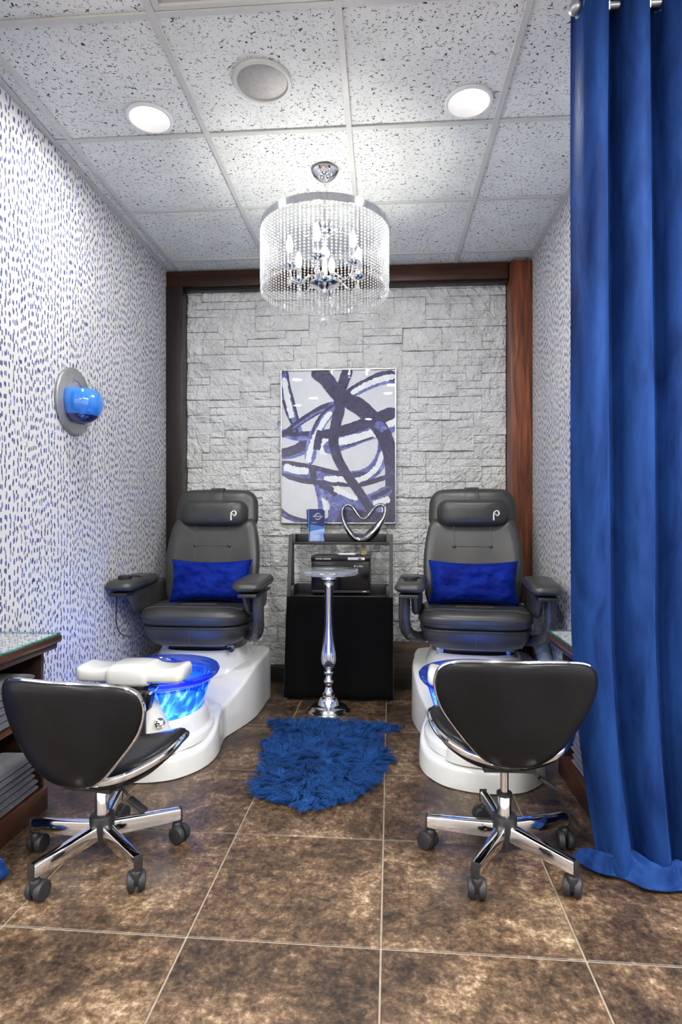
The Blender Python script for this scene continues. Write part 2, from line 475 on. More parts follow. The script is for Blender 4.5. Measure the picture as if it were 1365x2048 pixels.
class MB:
    def __init__(s):
        s.v = []
        s.f = []

    def add(s, vs, fs, M=None):
        o = len(s.v)
        if M is not None:
            vs = [M @ Vector(v) for v in vs]
        s.v += [tuple(v) for v in vs]
        s.f += [tuple(i + o for i in f) for f in fs]
        return s

    def box(s, x0, x1, y0, y1, z0, z1, bev=0.0, M=None, seg=2):
        bm = bmesh.new()
        bmesh.ops.create_cube(bm, size=1.0)
        for v in bm.verts:
            v.co = Vector(((x0 + x1) / 2 + v.co.x * (x1 - x0), (y0 + y1) / 2 + v.co.y * (y1 - y0), (z0 + z1) / 2 + v.co.z * (z1 - z0)))
        if bev > 0:
            b = min(bev, 0.49 * min(x1 - x0, y1 - y0, z1 - z0))
            bmesh.ops.bevel(bm, geom=list(bm.edges), offset=b, segments=seg, profile=0.6, affect='EDGES')
        s.from_bm(bm, M)
        return s

    def from_bm(s, bm, M=None):
        bm.verts.index_update()
        s.add([v.co.copy() for v in bm.verts], [[v.index for v in f.verts] for f in bm.faces], M)
        bm.free()

    def loft(s, rings, closed=True, cap=True, M=None, loop=False):
        n = len(rings[0])
        vs = [p for r in rings for p in r]
        fs = []
        R = len(rings)
        for i in range(R if loop else R - 1):
            a, b = i * n, ((i + 1) % R) * n
            for k in range(n if closed else n - 1):
                k2 = (k + 1) % n
                fs.append((a + k, a + k2, b + k2, b + k))
        if cap and not loop:
            fs.append(tuple(reversed(range(n))))
            fs.append(tuple(range((R - 1) * n, R * n)))
        return s.add(vs, fs, M)

    def lathe(s, prof, n=24, c=(0, 0, 0), M=None, cap=True, sx=1.0, sy=1.0):
        rings = [[(c[0] + r * sx * cos(2 * pi * k / n), c[1] + r * sy * sin(2 * pi * k / n), c[2] + z) for k in range(n)] for r, z in prof]
        return s.loft(rings, True, cap, M)

    def tube(s, path, r, n=8, closed=False, M=None, flat=None):
        P = [Vector(p) for p in path]
        L = len(P)
        rings = []
        up = None
        for i in range(L):
            if closed:
                t = P[(i + 1) % L] - P[i - 1]
            else:
                t = P[min(i + 1, L - 1)] - P[max(i - 1, 0)]
            t = t.normalized() if t.length > 1e-9 else Vector((0, 0, 1))
            if flat is not None:
                up = Vector(flat)
                a = (up - t * up.dot(t)).normalized()
            else:
                if up is None:
                    up = Vector((0, 0, 1)) if abs(t.z) < 0.9 else Vector((1, 0, 0))
                a = (up - t * up.dot(t)).normalized()
                up = a
            b = t.cross(a)
            rr = r[i] if isinstance(r, list) else r
            ra, rb = rr if isinstance(rr, (list, tuple)) else (rr, rr)
            rings.append([P[i] + a * ra * cos(2 * pi * k / n) + b * rb * sin(2 * pi * k / n) for k in range(n)])
        return s.loft(rings, True, True, M, loop=closed)

    def ball(s, c, r, nu=16, nv=10, M=None):
        rx, ry, rz = r if isinstance(r, (tuple, list)) else (r, r, r)
        vs = [(c[0], c[1], c[2] - rz)]
        for j in range(1, nv):
            a = -pi / 2 + pi * j / nv
            vs += [(c[0] + rx * cos(a) * cos(2 * pi * i / nu), c[1] + ry * cos(a) * sin(2 * pi * i / nu), c[2] + rz * sin(a)) for i in range(nu)]
        vs.append((c[0], c[1], c[2] + rz))
        fs = []
        for i in range(nu):
            fs.append((0, 1 + (i + 1) % nu, 1 + i))
            for j in range(nv - 2):
                a = 1 + j * nu
                fs.append((a + i, a + (i + 1) % nu, a + nu + (i + 1) % nu, a + nu + i))
            fs.append((1 + (nv - 2) * nu + i, 1 + (nv - 2) * nu + (i + 1) % nu, len(vs) - 1))
        return s.add(vs, fs, M)

    PROF = [(0.0, 1.0), (0.3, 0.99), (0.6, 0.95), (0.8, 0.84), (0.91, 0.66), (0.97, 0.42), (1.0, 0.15)]

    def pad(s, outline, tf, tb, fn, prof=None, c=None):
        """puffed solid over a closed 2D outline; fn(a, b, depth) -> xyz"""
        prof = prof or MB.PROF
        n = len(outline)
        if c is None:
            c = (sum(p[0] for p in outline) / n, sum(p[1] for p in outline) / n)
        seq = [(sc, d * tf) for sc, d in prof[1:]] + [(sc, -d * tb) for sc, d in reversed(prof[1:])]
        rings = [[fn(c[0] + (p[0] - c[0]) * sc, c[1] + (p[1] - c[1]) * sc, d) for p in outline] for sc, d in seq]
        o = len(s.v)
        s.loft(rings, True, False)
        s.v.append(tuple(fn(c[0], c[1], tf)))
        s.v.append(tuple(fn(c[0], c[1], -tb)))
        a, b = len(s.v) - 2, len(s.v) - 1
        last = o + (len(seq) - 1) * n
        for k in range(n):
            s.f.append((a, o + (k + 1) % n, o + k))
            s.f.append((b, last + k, last + (k + 1) % n))
        return s

    def obj(s, name, mat, parent=None, smooth=40, fix=True):
        me = bpy.data.meshes.new(name)
        me.from_pydata(s.v, [], s.f)
        if fix:
            bm = bmesh.new()
            bm.from_mesh(me)
            bmesh.ops.recalc_face_normals(bm, faces=bm.faces)
            bm.to_mesh(me)
            bm.free()
        if smooth:
            me.polygons.foreach_set('use_smooth', [True] * len(me.polygons))
            me.set_sharp_from_angle(angle=radians(smooth))
        for mm in (mat if isinstance(mat, (list, tuple)) else [mat]):
            me.materials.append(MAT[mm])
        me.update()
        return put(name, me, parent)


def put(name, me, parent=None):
    o = bpy.data.objects.new(name, me)
    COL.objects.link(o)
    if parent is not None:
        o.parent = parent
    return o


def thing(name, label, cat, loc=(0, 0, 0), rz=0.0, group=None):
    o = bpy.data.objects.new(name, None)
    o.empty_display_size = 0.1
    COL.objects.link(o)
    o.location = loc
    o.rotation_euler = (0, 0, rz)
    return tag(o, label, cat, group)


def tag(o, label=None, cat=None, group=None, kind=None):
    if label:
        o['label'] = label
    if cat:
        o['category'] = cat
    if group:
        o['group'] = group
    if kind:
        o['kind'] = kind
    return o


def struct(o, label=None):
    o['kind'] = 'structure'
    if label:
        o['label'] = label
    return o


def kids(o):
    return [c for c in COL.objects if c.parent == o]


def dup(root, label, loc=None, rz=None, group=None):
    allo = list(COL.objects)

    def rec(o, par):
        c = o.copy()
        COL.objects.link(c)
        if par is not None:
            c.parent = par
            c.matrix_parent_inverse = o.matrix_parent_inverse.copy()
        for k in allo:
            if k.parent == o:
                rec(k, c)
        return c
    r = rec(root, None)
    r['label'] = label
    if loc is not None:
        r.location = loc
    if rz is not None:
        r.rotation_euler = (0, 0, rz)
    if group:
        r['group'] = group
    return r


def text_obj(name, body, size, mat, parent, M, ext=0.0004, align='LEFT'):
    cu = bpy.data.curves.new(name, 'FONT')
    cu.body = body
    cu.size = size
    cu.extrude = ext
    cu.align_x = align
    cu.resolution_u = 3
    t = bpy.data.objects.new(name + '_tmp', cu)
    COL.objects.link(t)
    dg = bpy.context.evaluated_depsgraph_get()
    me = bpy.data.meshes.new_from_object(t.evaluated_get(dg))
    bpy.data.objects.remove(t)
    me.name = name
    me.transform(M)
    me.materials.clear()
    me.materials.append(MAT[mat])
    return put(name, me, parent)


def facing_front(x, y, z):
    """text plane upright, readable from -y"""
    return Matrix.Translation((x, y, z)) @ Matrix.Rotation(pi / 2, 4, 'X')


def area_light(name, loc, power, size, parent=None, col=(1, 0.975, 0.945), size_y=None, spread=pi):
    l = bpy.data.lights.new(name, 'AREA')
    l.energy = power
    l.color = col
    if size_y:
        l.shape = 'RECTANGLE'
        l.size = size
        l.size_y = size_y
    else:
        l.shape = 'DISK'
        l.size = size
    l.spread = spread
    o = bpy.data.objects.new(name, l)
    COL.objects.link(o)
    if parent is not None:
        o.parent = parent
    o.location = loc
    return o


def rrect(hw, hh, r, n=5, cx=0.0, cy=0.0):
    pts = []
    for sx, sy, a0 in ((1, 1, 0), (-1, 1, pi / 2), (-1, -1, pi), (1, -1, 3 * pi / 2)):
        for k in range(n + 1):
            a = a0 + pi / 2 * k / n
            pts.append((cx + sx * (hw - r) + r * cos(a), cy + sy * (hh - r) + r * sin(a)))
    return pts


def dense(outline, step):
    out = []
    n = len(outline)
    for i in range(n):
        a, b = Vector(outline[i]), Vector(outline[(i + 1) % n])
        k = max(1, int((b - a).length / step))
        out += [tuple(a.lerp(b, j / k)) for j in range(k)]
    return out


# ================================================================== room shell
def build_room():
    # floor slab shows as grout between the tiles
    fl = MB().box(SX0, SX1, SY0, YB, -0.12, -0.003).obj('floor', 'grout', smooth=0)
    struct(fl, 'floor of mottled brown stone-look tiles with pale grout')
    T = 0.508
    rot = -0.0116
    h = T / 2 - 0.0028
    tm = MB().box(-h, h, -h, h, -0.012, 0.0, 0.0018, seg=1).obj('floor_tile', 'floor_tile', fl, 30)
    me = tm.data
    first = True
    for i in range(-6, 8):
        for j in range(-12, 6):
            fx = -0.532 + (i + 0.5) * T
            fy = 1.511 + (j + 0.5) * T
            X = fx * cos(rot) - fy * sin(rot)
            Y = fx * sin(rot) + fy * cos(rot)
            if X < SX0 - 0.2 or X > SX1 + 0.2 or Y < -1.4 or Y > YB + 0.1:
                continue
            if Y > YF + 0.25 and not (XL - 0.25 < X < XR + 0.25):
                continue
            o = tm if first else put('floor_tile', me, fl)
            first = False
            o.location = (X, Y, 0.0)
            o.rotation_euler = (0, 0, rot + random.choice((0, pi / 2, pi, -pi / 2)))

    # walls
    w = MB().box(XL - 0.12, XL, 1.78, YB + 0.1, 0, 2.9).obj('wall_left', 'wallpaper', smooth=0)
    struct(w, 'left wall papered white with short blue brush dashes')
    w = MB().box(XR, XR + 0.12, YF, YB + 0.1, 0, 2.9).obj('wall_right', 'wallpaper', smooth=0)
    struct(w, 'right wall papered white with short blue brush dashes')
    wb = MB().box(XL - 0.12, XR + 0.12, YB, YB + 0.12, 0, 2.9).obj('wall_back', 'wall_backing', smooth=0)
    struct(wb, 'back wall faced with light grey split stone')
    for nm, x0, x1, y0, y1 in (('wall_return_left', SX0, XL - 0.12, 1.78, YF + 0.12), ('wall_return_right', XR + 0.12, SX1, YF, YF + 0.12),
                               ('wall_salon_left', SX0 - 0.12, SX0, SY0, YF + 0.12), ('wall_salon_right', SX1, SX1 + 0.12, SY0, YF + 0.12),
                               ('wall_front', SX0 - 0.12, SX1 + 0.12, SY0 - 0.12, SY0)):
        struct(MB().box(x0, x1, y0, y1, 0, 2.9).obj(nm, 'salon_wall', smooth=0))

    # ---- split stone facing
    x0, x1, z0, z1 = -1.336, 0.803, 0.1, 2.66
    u = 0.0512
    nc, nr = int((x1 - x0) / u), int((z1 - z0) / u)
    ux, uz = (x1 - x0) / nc, (z1 - z0) / nr
    rs = random.Random(21)
    used = [[False] * nc for _ in range(nr)]
    cells = []
    for r in range(nr):
        c = 0
        while c < nc:
            if used[r][c]:
                c += 1
                continue
            w_ = rs.choice((2, 3, 3, 4, 4, 5))
            hh = rs.choice((1, 1, 1, 2, 2))
            k = 0
            while k < w_ and c + k < nc and not used[r][c + k]:
                k += 1
            if c + k < nc and not used[r][c + k] and (c + k + 1 >= nc or used[r][c + k + 1]):
                k += 1
            if r + hh > nr or any(used[r + hh - 1][c + q] for q in range(k)):
                hh = 1
            for a in range(hh):
                for q in range(k):
                    used[r + a][c + q] = True
            cells.append((c, r, k, hh))
            c += k

    def stone(mb, c, r, k, hh):
        xa, xb = x0 + c * ux + 0.0009, x0 + (c + k) * ux - 0.0009
        za, zb = z0 + r * uz + 0.0014, z0 + (r + hh) * uz - 0.0014
        proud = rs.uniform(-0.008, 0.008)
        tx, tz = rs.uniform(-0.06, 0.06), rs.uniform(-0.12, 0.12)
        nx, nz = k * 2 + 1, hh * 4
        vs, fs = [], []
        for j in range(nz + 1):
            for i in range(nx + 1):
                X, Z = xa + (xb - xa) * i / nx, za + (zb - za) * j / nz
                d = noise.noise(Vector((X * 13 + Z * 6, Z * 21, r * 3.1 + c))) * 0.009 + noise.noise(Vector((X * 34, Z * 52, c))) * 0.0035
                d += tx * (X - (xa + xb) / 2) * 0.6 + tz * (Z - (za + zb) / 2) * 0.6
                if i in (0, nx) or j in (0, nz):
                    d -= 0.0025
                vs.append((X, 3.953 - proud - d, Z))
        W_ = nx + 1
        for j in range(nz):
            for i in range(nx):
                a = j * W_ + i
                fs.append((a, a + 1, a + 1 + W_, a + W_))
        rim = [i for i in range(W_)] + [(j * W_ + nx) for j in range(1, nz + 1)] + [nz * W_ + i for i in range(nx - 1, -1, -1)] + [j * W_ for j in range(nz - 1, 0, -1)]
        o = len(vs)
        for i in rim:
            vs.append((vs[i][0], YB, vs[i][2]))
        n = len(rim)
        for k_ in range(n):
            q = (k_ + 1) % n
            fs.append((rim[k_], o + k_, o + q, rim[q]))
        mb.add(vs, fs)

    def hid(cl):
        c, r, k, hh = cl
        cx, cz = x0 + (c + k / 2) * ux, z0 + (r + hh / 2) * uz
        if -0.66 < cx < 0.05 and 1.08 < cz < 2.04:
            return True
        if cz < 1.0 and (cx < -0.78 or cx > 0.25):
            return True
        if cz < 0.6 and -0.6 < cx < 0.05:
            return True
        return False
    cells.sort(key=lambda cl: (hid(cl), -cl[2] * cl[3]))
    rest = MB()
    for i, cl in enumerate(cells):
        if i < 298:
            mb = MB()
            stone(mb, *cl)
            mb.obj('stone', 'stone_face', wb, 50, fix=False)
        else:
            stone(rest, *cl)
    tag(rest.obj('stone_remainder', 'stone_face', wb, 50, fix=False), kind='stuff')

    # ---- posts, beam, boards
    pl = MB().box(XL + 0.001, -1.337, 3.858, 3.985, 0, 2.632, 0.004).obj('trim_1', 'wood_dark_post', smooth=30)
    struct(pl, 'dark brown wooden post in the left back corner')
    bm_ = MB().box(XL + 0.001, 0.80, 3.862, 3.985, 2.634, 2.735, 0.004).obj('trim_2', 'wood_beam', smooth=30)
    struct(bm_, 'dark brown wooden beam under the ceiling along the stone wall')
    MB().box(XL + 0.002, 0.80, 3.858, 3.863, 2.702, 2.706).obj('lip', 'wood_beam', bm_, 0)
    MB().box(-1.33, 0.80, 3.90, 3.945, 2.616, 2.634).obj('shadow_strip', 'wood_black', bm_, 0)
    pr = MB().box(0.806, 0.9385, 3.812, 3.985, 0, 2.722, 0.006).obj('trim_3', 'wood_red', smooth=30)
    struct(pr, 'reddish brown knotty wooden post in the right back corner')
    MB().box(0.845, 0.90, 3.83, 3.95, 2.722, 2.736).obj('foil_wrap', 'brushed_metal', pr, 0)
    b1 = MB().box(-1.336, -0.28, 3.905, 3.985, 0.0, 0.098, 0.003).obj('baseboard_back', 'wood_black', smooth=30)
    struct(b1, 'low black skirting board under the stone, left half')
    MB().box(-1.336, -0.28, 3.898, 3.906, 0.066, 0.072).obj('moulding', 'wood_base', b1, 0)
    b2 = MB().box(-0.279, 0.805, 3.818, 3.985, 0.0, 0.234, 0.003).obj('baseboard_right', 'wood_base', smooth=30)
    struct(b2, 'tall dark wooden skirting box under the stone, right half')
    MB().box(-0.279, 0.805, 3.81, 3.985, 0.2345, 0.27, 0.003).obj('ledge_board', 'wood_ledge', b2, 30)
    # black skirting on the side walls
    struct(MB().box(XR - 0.012, XR, YF, 2.6, 0, 0.09, 0.002).obj('baseboard_side', 'black_shelf', smooth=0), 'black skirting board on the right wall')

    # ---- ceiling: deck, tiles, grid bars
    ce = MB().box(SX0 - 0.12, SX1 + 0.12, SY0 - 0.12, YB + 0.12, 2.9, 3.0).obj('ceiling', 'white_paint', smooth=0)
    struct(ce, 'suspended ceiling of fissured white tiles in a metal grid')
    gx0, gy0, G = -1.365, 1.887, 0.61
    lines_x = [gx0 + G * k for k in range(-3, 8)]
    lines_y = [gy0 + G * k for k in range(-10, 5)]
    holes = {}
    for (x, y, r, tag_) in HOLES:
        i = math.floor((x - gx0) / G)
        j = math.floor((y - gy0) / G)
        holes[(i, j)] = (x, y, r)
    e = 0.0005

    def tile_mesh(xa, xb, ya, yb, hole=None):
        mb = MB()
        cx, cy = (xa + xb) / 2, (ya + yb) / 2
        zb, zt = 0.0, 0.016
        if hole is None:
            mb.box(xa - cx, xb - cx, ya - cy, yb - cy, zb, zt)
        else:
            hx, hy, r = hole[0] - cx, hole[1] - cy, hole[2]
            sq = dense([(xb - cx, ya - cy), (xb - cx, yb - cy), (xa - cx, yb - cy), (xa - cx, ya - cy)], 0.05)
            ang = [atan2(p[1] - hy, p[0] - hx) for p in sq]
            ci = [(hx + r * cos(a), hy + r * sin(a)) for a in ang]
            rings = [[(p[0], p[1], zt) for p in ci], [(p[0], p[1], zb) for p in ci], [(p[0], p[1], zb) for p in sq], [(p[0], p[1], zt) for p in sq]]
            mb.loft(rings, True, False, loop=True)
        return mb, (cx, cy)
    shared = None
    for i in range(len(lines_x) - 1):
        for j in range(len(lines_y) - 1):
            xa, xb = lines_x[i], lines_x[i + 1]
            ya, yb = lines_y[j], lines_y[j + 1]
            I, J = i - 3, j - 10
            if (I, J) in FILL_PANELS or (I, J) == VENT:
                continue
            alc = (ya + yb) / 2 > YF
            lo, hi = (XL, XR) if alc else (SX0, SX1)
            cut = (max(xa, lo), min(xb, hi), max(ya, SY0), min(yb, YB - 0.01))
            if cut[1] - cut[0] < 0.02 or cut[3] - cut[2] < 0.02:
                continue
            full = cut == (xa, xb, ya, yb) and (I, J) not in holes
            if full and shared is not None:
                o = put('ceiling_tile', shared, ce)
                o.location = ((xa + xb) / 2, (ya + yb) / 2, ZC + 0.004)
            else:
                mb, c = tile_mesh(*cut, hole=holes.get((I, J)))
                o = mb.obj('ceiling_tile', 'ceiling_board', ce, 0)
                o.location = (c[0], c[1], ZC + 0.004)
                if full:
                    shared = o.data

    def tbar(axis, p, a, b):
        mb = MB()
        if axis == 'y':
            mb.box(p - 0.012, p + 0.012, a, b, ZC - 0.004, ZC + 0.004, 0.0015, seg=1)
            mb.box(p - 0.003, p + 0.003, a, b, ZC + 0.004, ZC + 0.04)
        else:
            mb.box(a, b, p - 0.012, p + 0.012, ZC - 0.0035, ZC + 0.0035, 0.0015, seg=1)
            mb.box(a, b, p - 0.003, p + 0.003, ZC + 0.004, ZC + 0.04)
        mb.obj('grid_bar', 'grid_paint', ce, 30)
    for x in lines_x:
        if XL + 0.02 < x < XR - 0.02:
            tbar('y', x, SY0 + 0.01, YB - 0.02)
        elif SX0 < x < SX1:
            tbar('y', x, SY0 + 0.01, YF - 0.01)
    for y in lines_y:
        if SY0 < y < YB:
            lo, hi = (XL, XR) if y > YF + 0.05 else (SX0, SX1)
            tbar('x', y, lo + 0.002, hi - 0.002)
    for nm, xa, xb, ya, yb in (('trim_4', XL, XL + 0.022, YF, 3.858), ('trim_5', XR - 0.022, XR, YF, 3.985)):
        t_ = MB().box(xa, xb, ya, yb, ZC - 0.006, ZC - 0.002).obj(nm, 'grid_paint', smooth=0)
        struct(t_, 'painted metal angle between ceiling tiles and papered wall, %s' % ('left' if nm == 'trim_4' else 'right'))


DL = [(-0.961, 2.377), (0.337, 2.373), (-1.03, 0.83), (-0.96, -0.28), (-1.26, -0.80), (0.06, -0.03), (0.10, 0.47), (-2.3, 0.85), (1.5, 0.85), (-0.25, -2.1)]  # the last three are unseen, added for more brightness
HOLES = [(x, y, 0.082, 'd') for x, y in DL] + [(-0.456, 2.206, 0.095, 's')]
FILL_PANELS = {(-2, -3), (4, -3), (-2, -6), (4, -6), (-2, -9), (4, -9), (5, -2)}  # grid cells of the unseen panels added as fill
VENT = (1, -1)


def build_ceiling_fixtures():
    gx0, gy0, G = -1.365, 1.887, 0.61
    # recessed downlights
    t = thing('downlight', '', 'ceiling light', (DL[0][0], DL[0][1], ZC), 0, None)
    MB().loft([[(r * cos(2 * pi * k / 40), r * sin(2 * pi * k / 40), z) for k in range(40)] for r, z in
               ((0.081, 0.003), (0.0815, -0.006), (0.090, -0.006), (0.094, -0.002), (0.094, 0.003))], True, False).obj('trim_ring', 'white_paint', t)
    MB().loft([[(r * cos(2 * pi * k / 40), r * sin(2 * pi * k / 40), z) for k in range(40)] for r, z in
               ((0.0812, -0.004), (0.076, 0.02), (0.058, 0.085), (0.054, 0.086))], True, False).obj('baffle', 'white_paint', t)
    MB().lathe([(0.055, 0.0845), (0.055, 0.09)], 32).obj('lens', 'lamp_lens', t)
    area_light('lamp', (0, 0, -0.010), DOWNLIGHT_W, 0.11, t)
    labs = ['round recessed ceiling light on the left, nearer the left papered wall', 'round recessed ceiling light on the right, beside the blue curtain']
    t['label'] = labs[0]
    t['group'] = 'round recessed ceiling lights'
    for i, (x, y) in enumerate(DL[1:]):
        dup(t, labs[1] if i == 0 else 'round recessed salon ceiling light behind the camera, %s, %s' % ('added at the left side' if x < -2 else 'added at the right side' if x > 1 else 'left of centre' if x < -0.5 else 'right of centre', 'nearest' if y > 0.8 else 'second' if y > 0.3 else 'third' if y > -0.1 else 'fourth' if y > -0.5 else 'fifth' if y > -1 else 'added, farthest'), (x, y, ZC))

    # speaker
    t = thing('ceiling_speaker', 'round grey mesh loudspeaker set in the ceiling tile between the lights', 'speaker', (-0.456, 2.206, ZC))
    MB().loft([[(r * cos(2 * pi * k / 48), r * sin(2 * pi * k / 48), z) for k in range(48)] for r, z in
               ((0.094, 0.003), (0.094, -0.004), (0.098, -0.009), (0.108, -0.008), (0.112, -0.003), (0.112, 0.003))], True, False).obj('rim', 'grid_paint', t)
    MB().lathe([(0.0, -0.012), (0.04, -0.0115), (0.075, -0.008), (0.0935, -0.002), (0.0935, 0.004)], 48, cap=False).obj('grille', 'speaker_mesh', t)

    # unseen panels added behind the camera to throw fill light into the alcove
    proto = None
    for I, J in sorted(FILL_PANELS):
        loc = (gx0 + (I + 0.5) * G, gy0 + (J + 0.5) * G, ZC)
        if proto is None:
            proto = thing('added_fill_panel', 'added square fill light panel, unseen behind the camera', 'ceiling light', loc, 0, 'added fill light panels behind the camera')
            MB().box(-0.292, 0.292, -0.292, 0.292, 0.004, 0.012).obj('diffuser', 'fill_panel_lens', proto, 0)
            area_light('lamp', (0, 0, -0.004), FILL_PANEL_W, 0.56, proto, (1, 0.98, 0.95), 0.56)
        else:
            dup(proto, 'added square fill light panel, unseen behind the camera', loc)

    # unlit recessed panel at the top edge of the photo
    I, J = VENT
    t = thing('ceiling_diffuser', 'recessed square metal air diffuser at the top edge of the ceiling', 'vent', (gx0 + (I + 0.5) * G, gy0 + (J + 0.5) * G, ZC))
    h = 0.291
    sq = lambda r, z: [(r, -r, z), (r, r, z), (-r, r, z), (-r, -r, z)]
    MB().loft([sq(h, 0.004), sq(h, -0.001), sq(h - 0.018, -0.002), sq(h - 0.022, 0.004)], True, False).obj('frame', 'grid_paint', t, 0)
    MB().loft([sq(h - 0.022, 0.004), sq(h - 0.09, 0.045), sq(h - 0.095, 0.075)], True, False).obj('cone', 'grey_lens', t, 0)
    MB().loft([sq(h - 0.12, 0.03), sq(h - 0.19, 0.062)], True, False).obj('cone', 'grey_lens', t, 0)
    MB().box(-h + 0.09, h - 0.09, -h + 0.09, h - 0.09, 0.075, 0.08).obj('back_plate', 'grey_lens', t, 0)


# ================================================================== chandelier
def build_chandelier():
    cx, cy = -0.277, 2.79
    t = thing('chandelier', 'round chandelier of hanging crystal bead strands with six lit candle bulbs', 'chandelier', (cx, cy, ZC))
    z = lambda a: a - ZC
    MB().lathe([(0.0, z(2.736)), (0.062, z(2.736)), (0.064, z(2.728)), (0.05, z(2.708)), (0.03, z(2.694)), (0.012, z(2.688)), (0.0, z(2.688))], 32, cap=False).obj('canopy', 'chrome', t)
    zz = 2.69
    k = 0
    while zz > 2.545:
        pts = []
        for i in range(14):
            a = 2 * pi * i / 14
            p = (0.006 * cos(a), 0, z(zz - 0.013) + 0.0125 * sin(a))
            pts.append(p if k % 2 == 0 else (0, p[0], p[2]))
        MB().tube(pts, 0.0017, 6, closed=True).obj('chain_link', 'chrome', t)
        zz -= 0.019
        k += 1
    R = 0.302
    ring = [[(r * cos(2 * pi * q / 96), r * sin(2 * pi * q / 96), zq) for q in range(96)] for r, zq in
            ((R, z(2.438)), (R, z(2.472)), (R - 0.003, z(2.472)), (R - 0.003, z(2.438)))]
    MB().loft(ring, True, False, loop=True).obj('drum_ring', 'chrome', t, 30)
    # spokes and upper hub
    for q in range(3):
        a = q * 2 * pi / 3 + 0.5
        MB().tube([(0.06 * cos(a), 0.06 * sin(a), z(2.462)), ((R - 0.002) * cos(a), (R - 0.002) * sin(a), z(2.456))], 0.003, 6).obj('spoke', 'chrome', t)
    MB().lathe([(0.0, z(2.55)), (0.012, z(2.548)), (0.014, z(2.49)), (0.066, z(2.478)), (0.07, z(2.466)), (0.06, z(2.448)), (0.03, z(2.432)), (0.0, z(2.43))], 32, cap=False).obj('upper_hub', 'chrome', t)
    MB().tube([(0, 0, z(2.44)), (0, 0, z(2.26))], 0.008, 10).obj('stem', 'chrome', t)
    MB().ball((0, 0, z(2.345)), (0.026, 0.026, 0.028), 14, 8).obj('crystal_ball', 'crystal', t, 0)
    MB().lathe([(0.0, z(2.285)), (0.012, z(2.28)), (0.014, z(2.235)), (0.045, z(2.222)), (0.07, z(2.206)), (0.072, z(2.198)), (0.06, z(2.188)), (0.03, z(2.18)), (0.016, z(2.172)), (0.012, z(2.16)), (0.016, z(2.152)), (0.008, z(2.135)), (0.0, z(2.125))], 32, cap=False).obj('lower_hub', 'chrome', t)
    # arms
    for q in range(6):
        a = q * pi / 3 + 0.42
        ca, sa = cos(a), sin(a)
        P = lambda r, h: (r * ca, r * sa, z(h))
        path = catmull([P(0.03, 2.215), P(0.06, 2.235), P(0.09, 2.215), P(0.125, 2.19), P(0.16, 2.205), P(0.172, 2.245)], 5)
        arm = MB().tube(path, 0.0048, 8).obj('arm', 'chrome', t)
        MB().lathe([(0.004, -0.004), (0.012, 0.0), (0.034, 0.010), (0.036, 0.013), (0.012, 0.008), (0.011, 0.012)], 20, P(0.172, 2.245)).obj('drip_cup', 'chrome', arm)
        MB().lathe([(0.011, 0.008), (0.0105, 0.075), (0.009, 0.077)], 14, P(0.172, 2.245)).obj('candle_sleeve', 'chrome', arm)
        MB().lathe([(0.006, 0.077), (0.013, 0.09), (0.0165, 0.108), (0.014, 0.128), (0.007, 0.148), (0.001, 0.158)], 14, P(0.172, 2.245)).obj('bulb', 'bulb', arm)
        MB().tube([P(0.172, 2.241), P(0.172, 2.215)], 0.0008, 4).obj('drop_wire', 'chrome', arm)
        MB().lathe([(0.001, -0.026), (0.009, -0.038), (0.013, -0.05), (0.008, -0.064), (0.0005, -0.074)], 8, P(0.172, 2.241)).obj('crystal_drop', 'crystal', arm, 0)
    # low crystals under the hub
    MB().ball((0, 0, z(2.03)), 0.031, 12, 8).obj('crystal_ball', 'crystal', t, 0)
    MB().tube([(0, 0, z(2.13)), (0, 0, z(2.06))], 0.001, 4).obj('drop_wire', 'chrome', t)
    for q in range(6):
        a = q * pi / 3 + 0.1
        x, y = 0.058 * cos(a), 0.058 * sin(a)
        MB().lathe([(0.001, z(2.115)), (0.010, z(2.102)), (0.015, z(2.085)), (0.009, z(2.068)), (0.0005, z(2.056))], 8, (x, y, 0)).obj('crystal_drop', 'crystal', t, 0)
        MB().tube([(x, y, z(2.195)), (x, y, z(2.114))], 0.0008, 4).obj('drop_wire', 'chrome', t)
    # strands: facetted beads ending in a drop
    mb = MB()
    zt = 2.440
    nb = 18
    for b in range(nb):
        zc = zt - 0.008 - b * 0.0140
        mb.lathe([(0.0008, 0.0056), (0.0042, 0.0036), (0.0058, 0.0), (0.0042, -0.0036), (0.0008, -0.0056)], 7, (0, 0, z(zc)))
    zc = zt - 0.008 - nb * 0.0140
    mb.lathe([(0.0008, 0.006), (0.0026, -0.002), (0.0044, -0.016), (0.0036, -0.024), (0.0006, -0.031)], 7, (0, 0, z(zc)))
    s0 = mb.obj('bead_strand', 'crystal', t, 0)
    N = 96
    for q in range(N):
        o = s0 if q == 0 else put('bead_strand', s0.data, t)
        a = 2 * pi * q / N
        o.location = ((R - 0.002) * cos(a), (R - 0.002) * sin(a), 0)
        o.rotation_euler = (0, 0, a * 3.7)


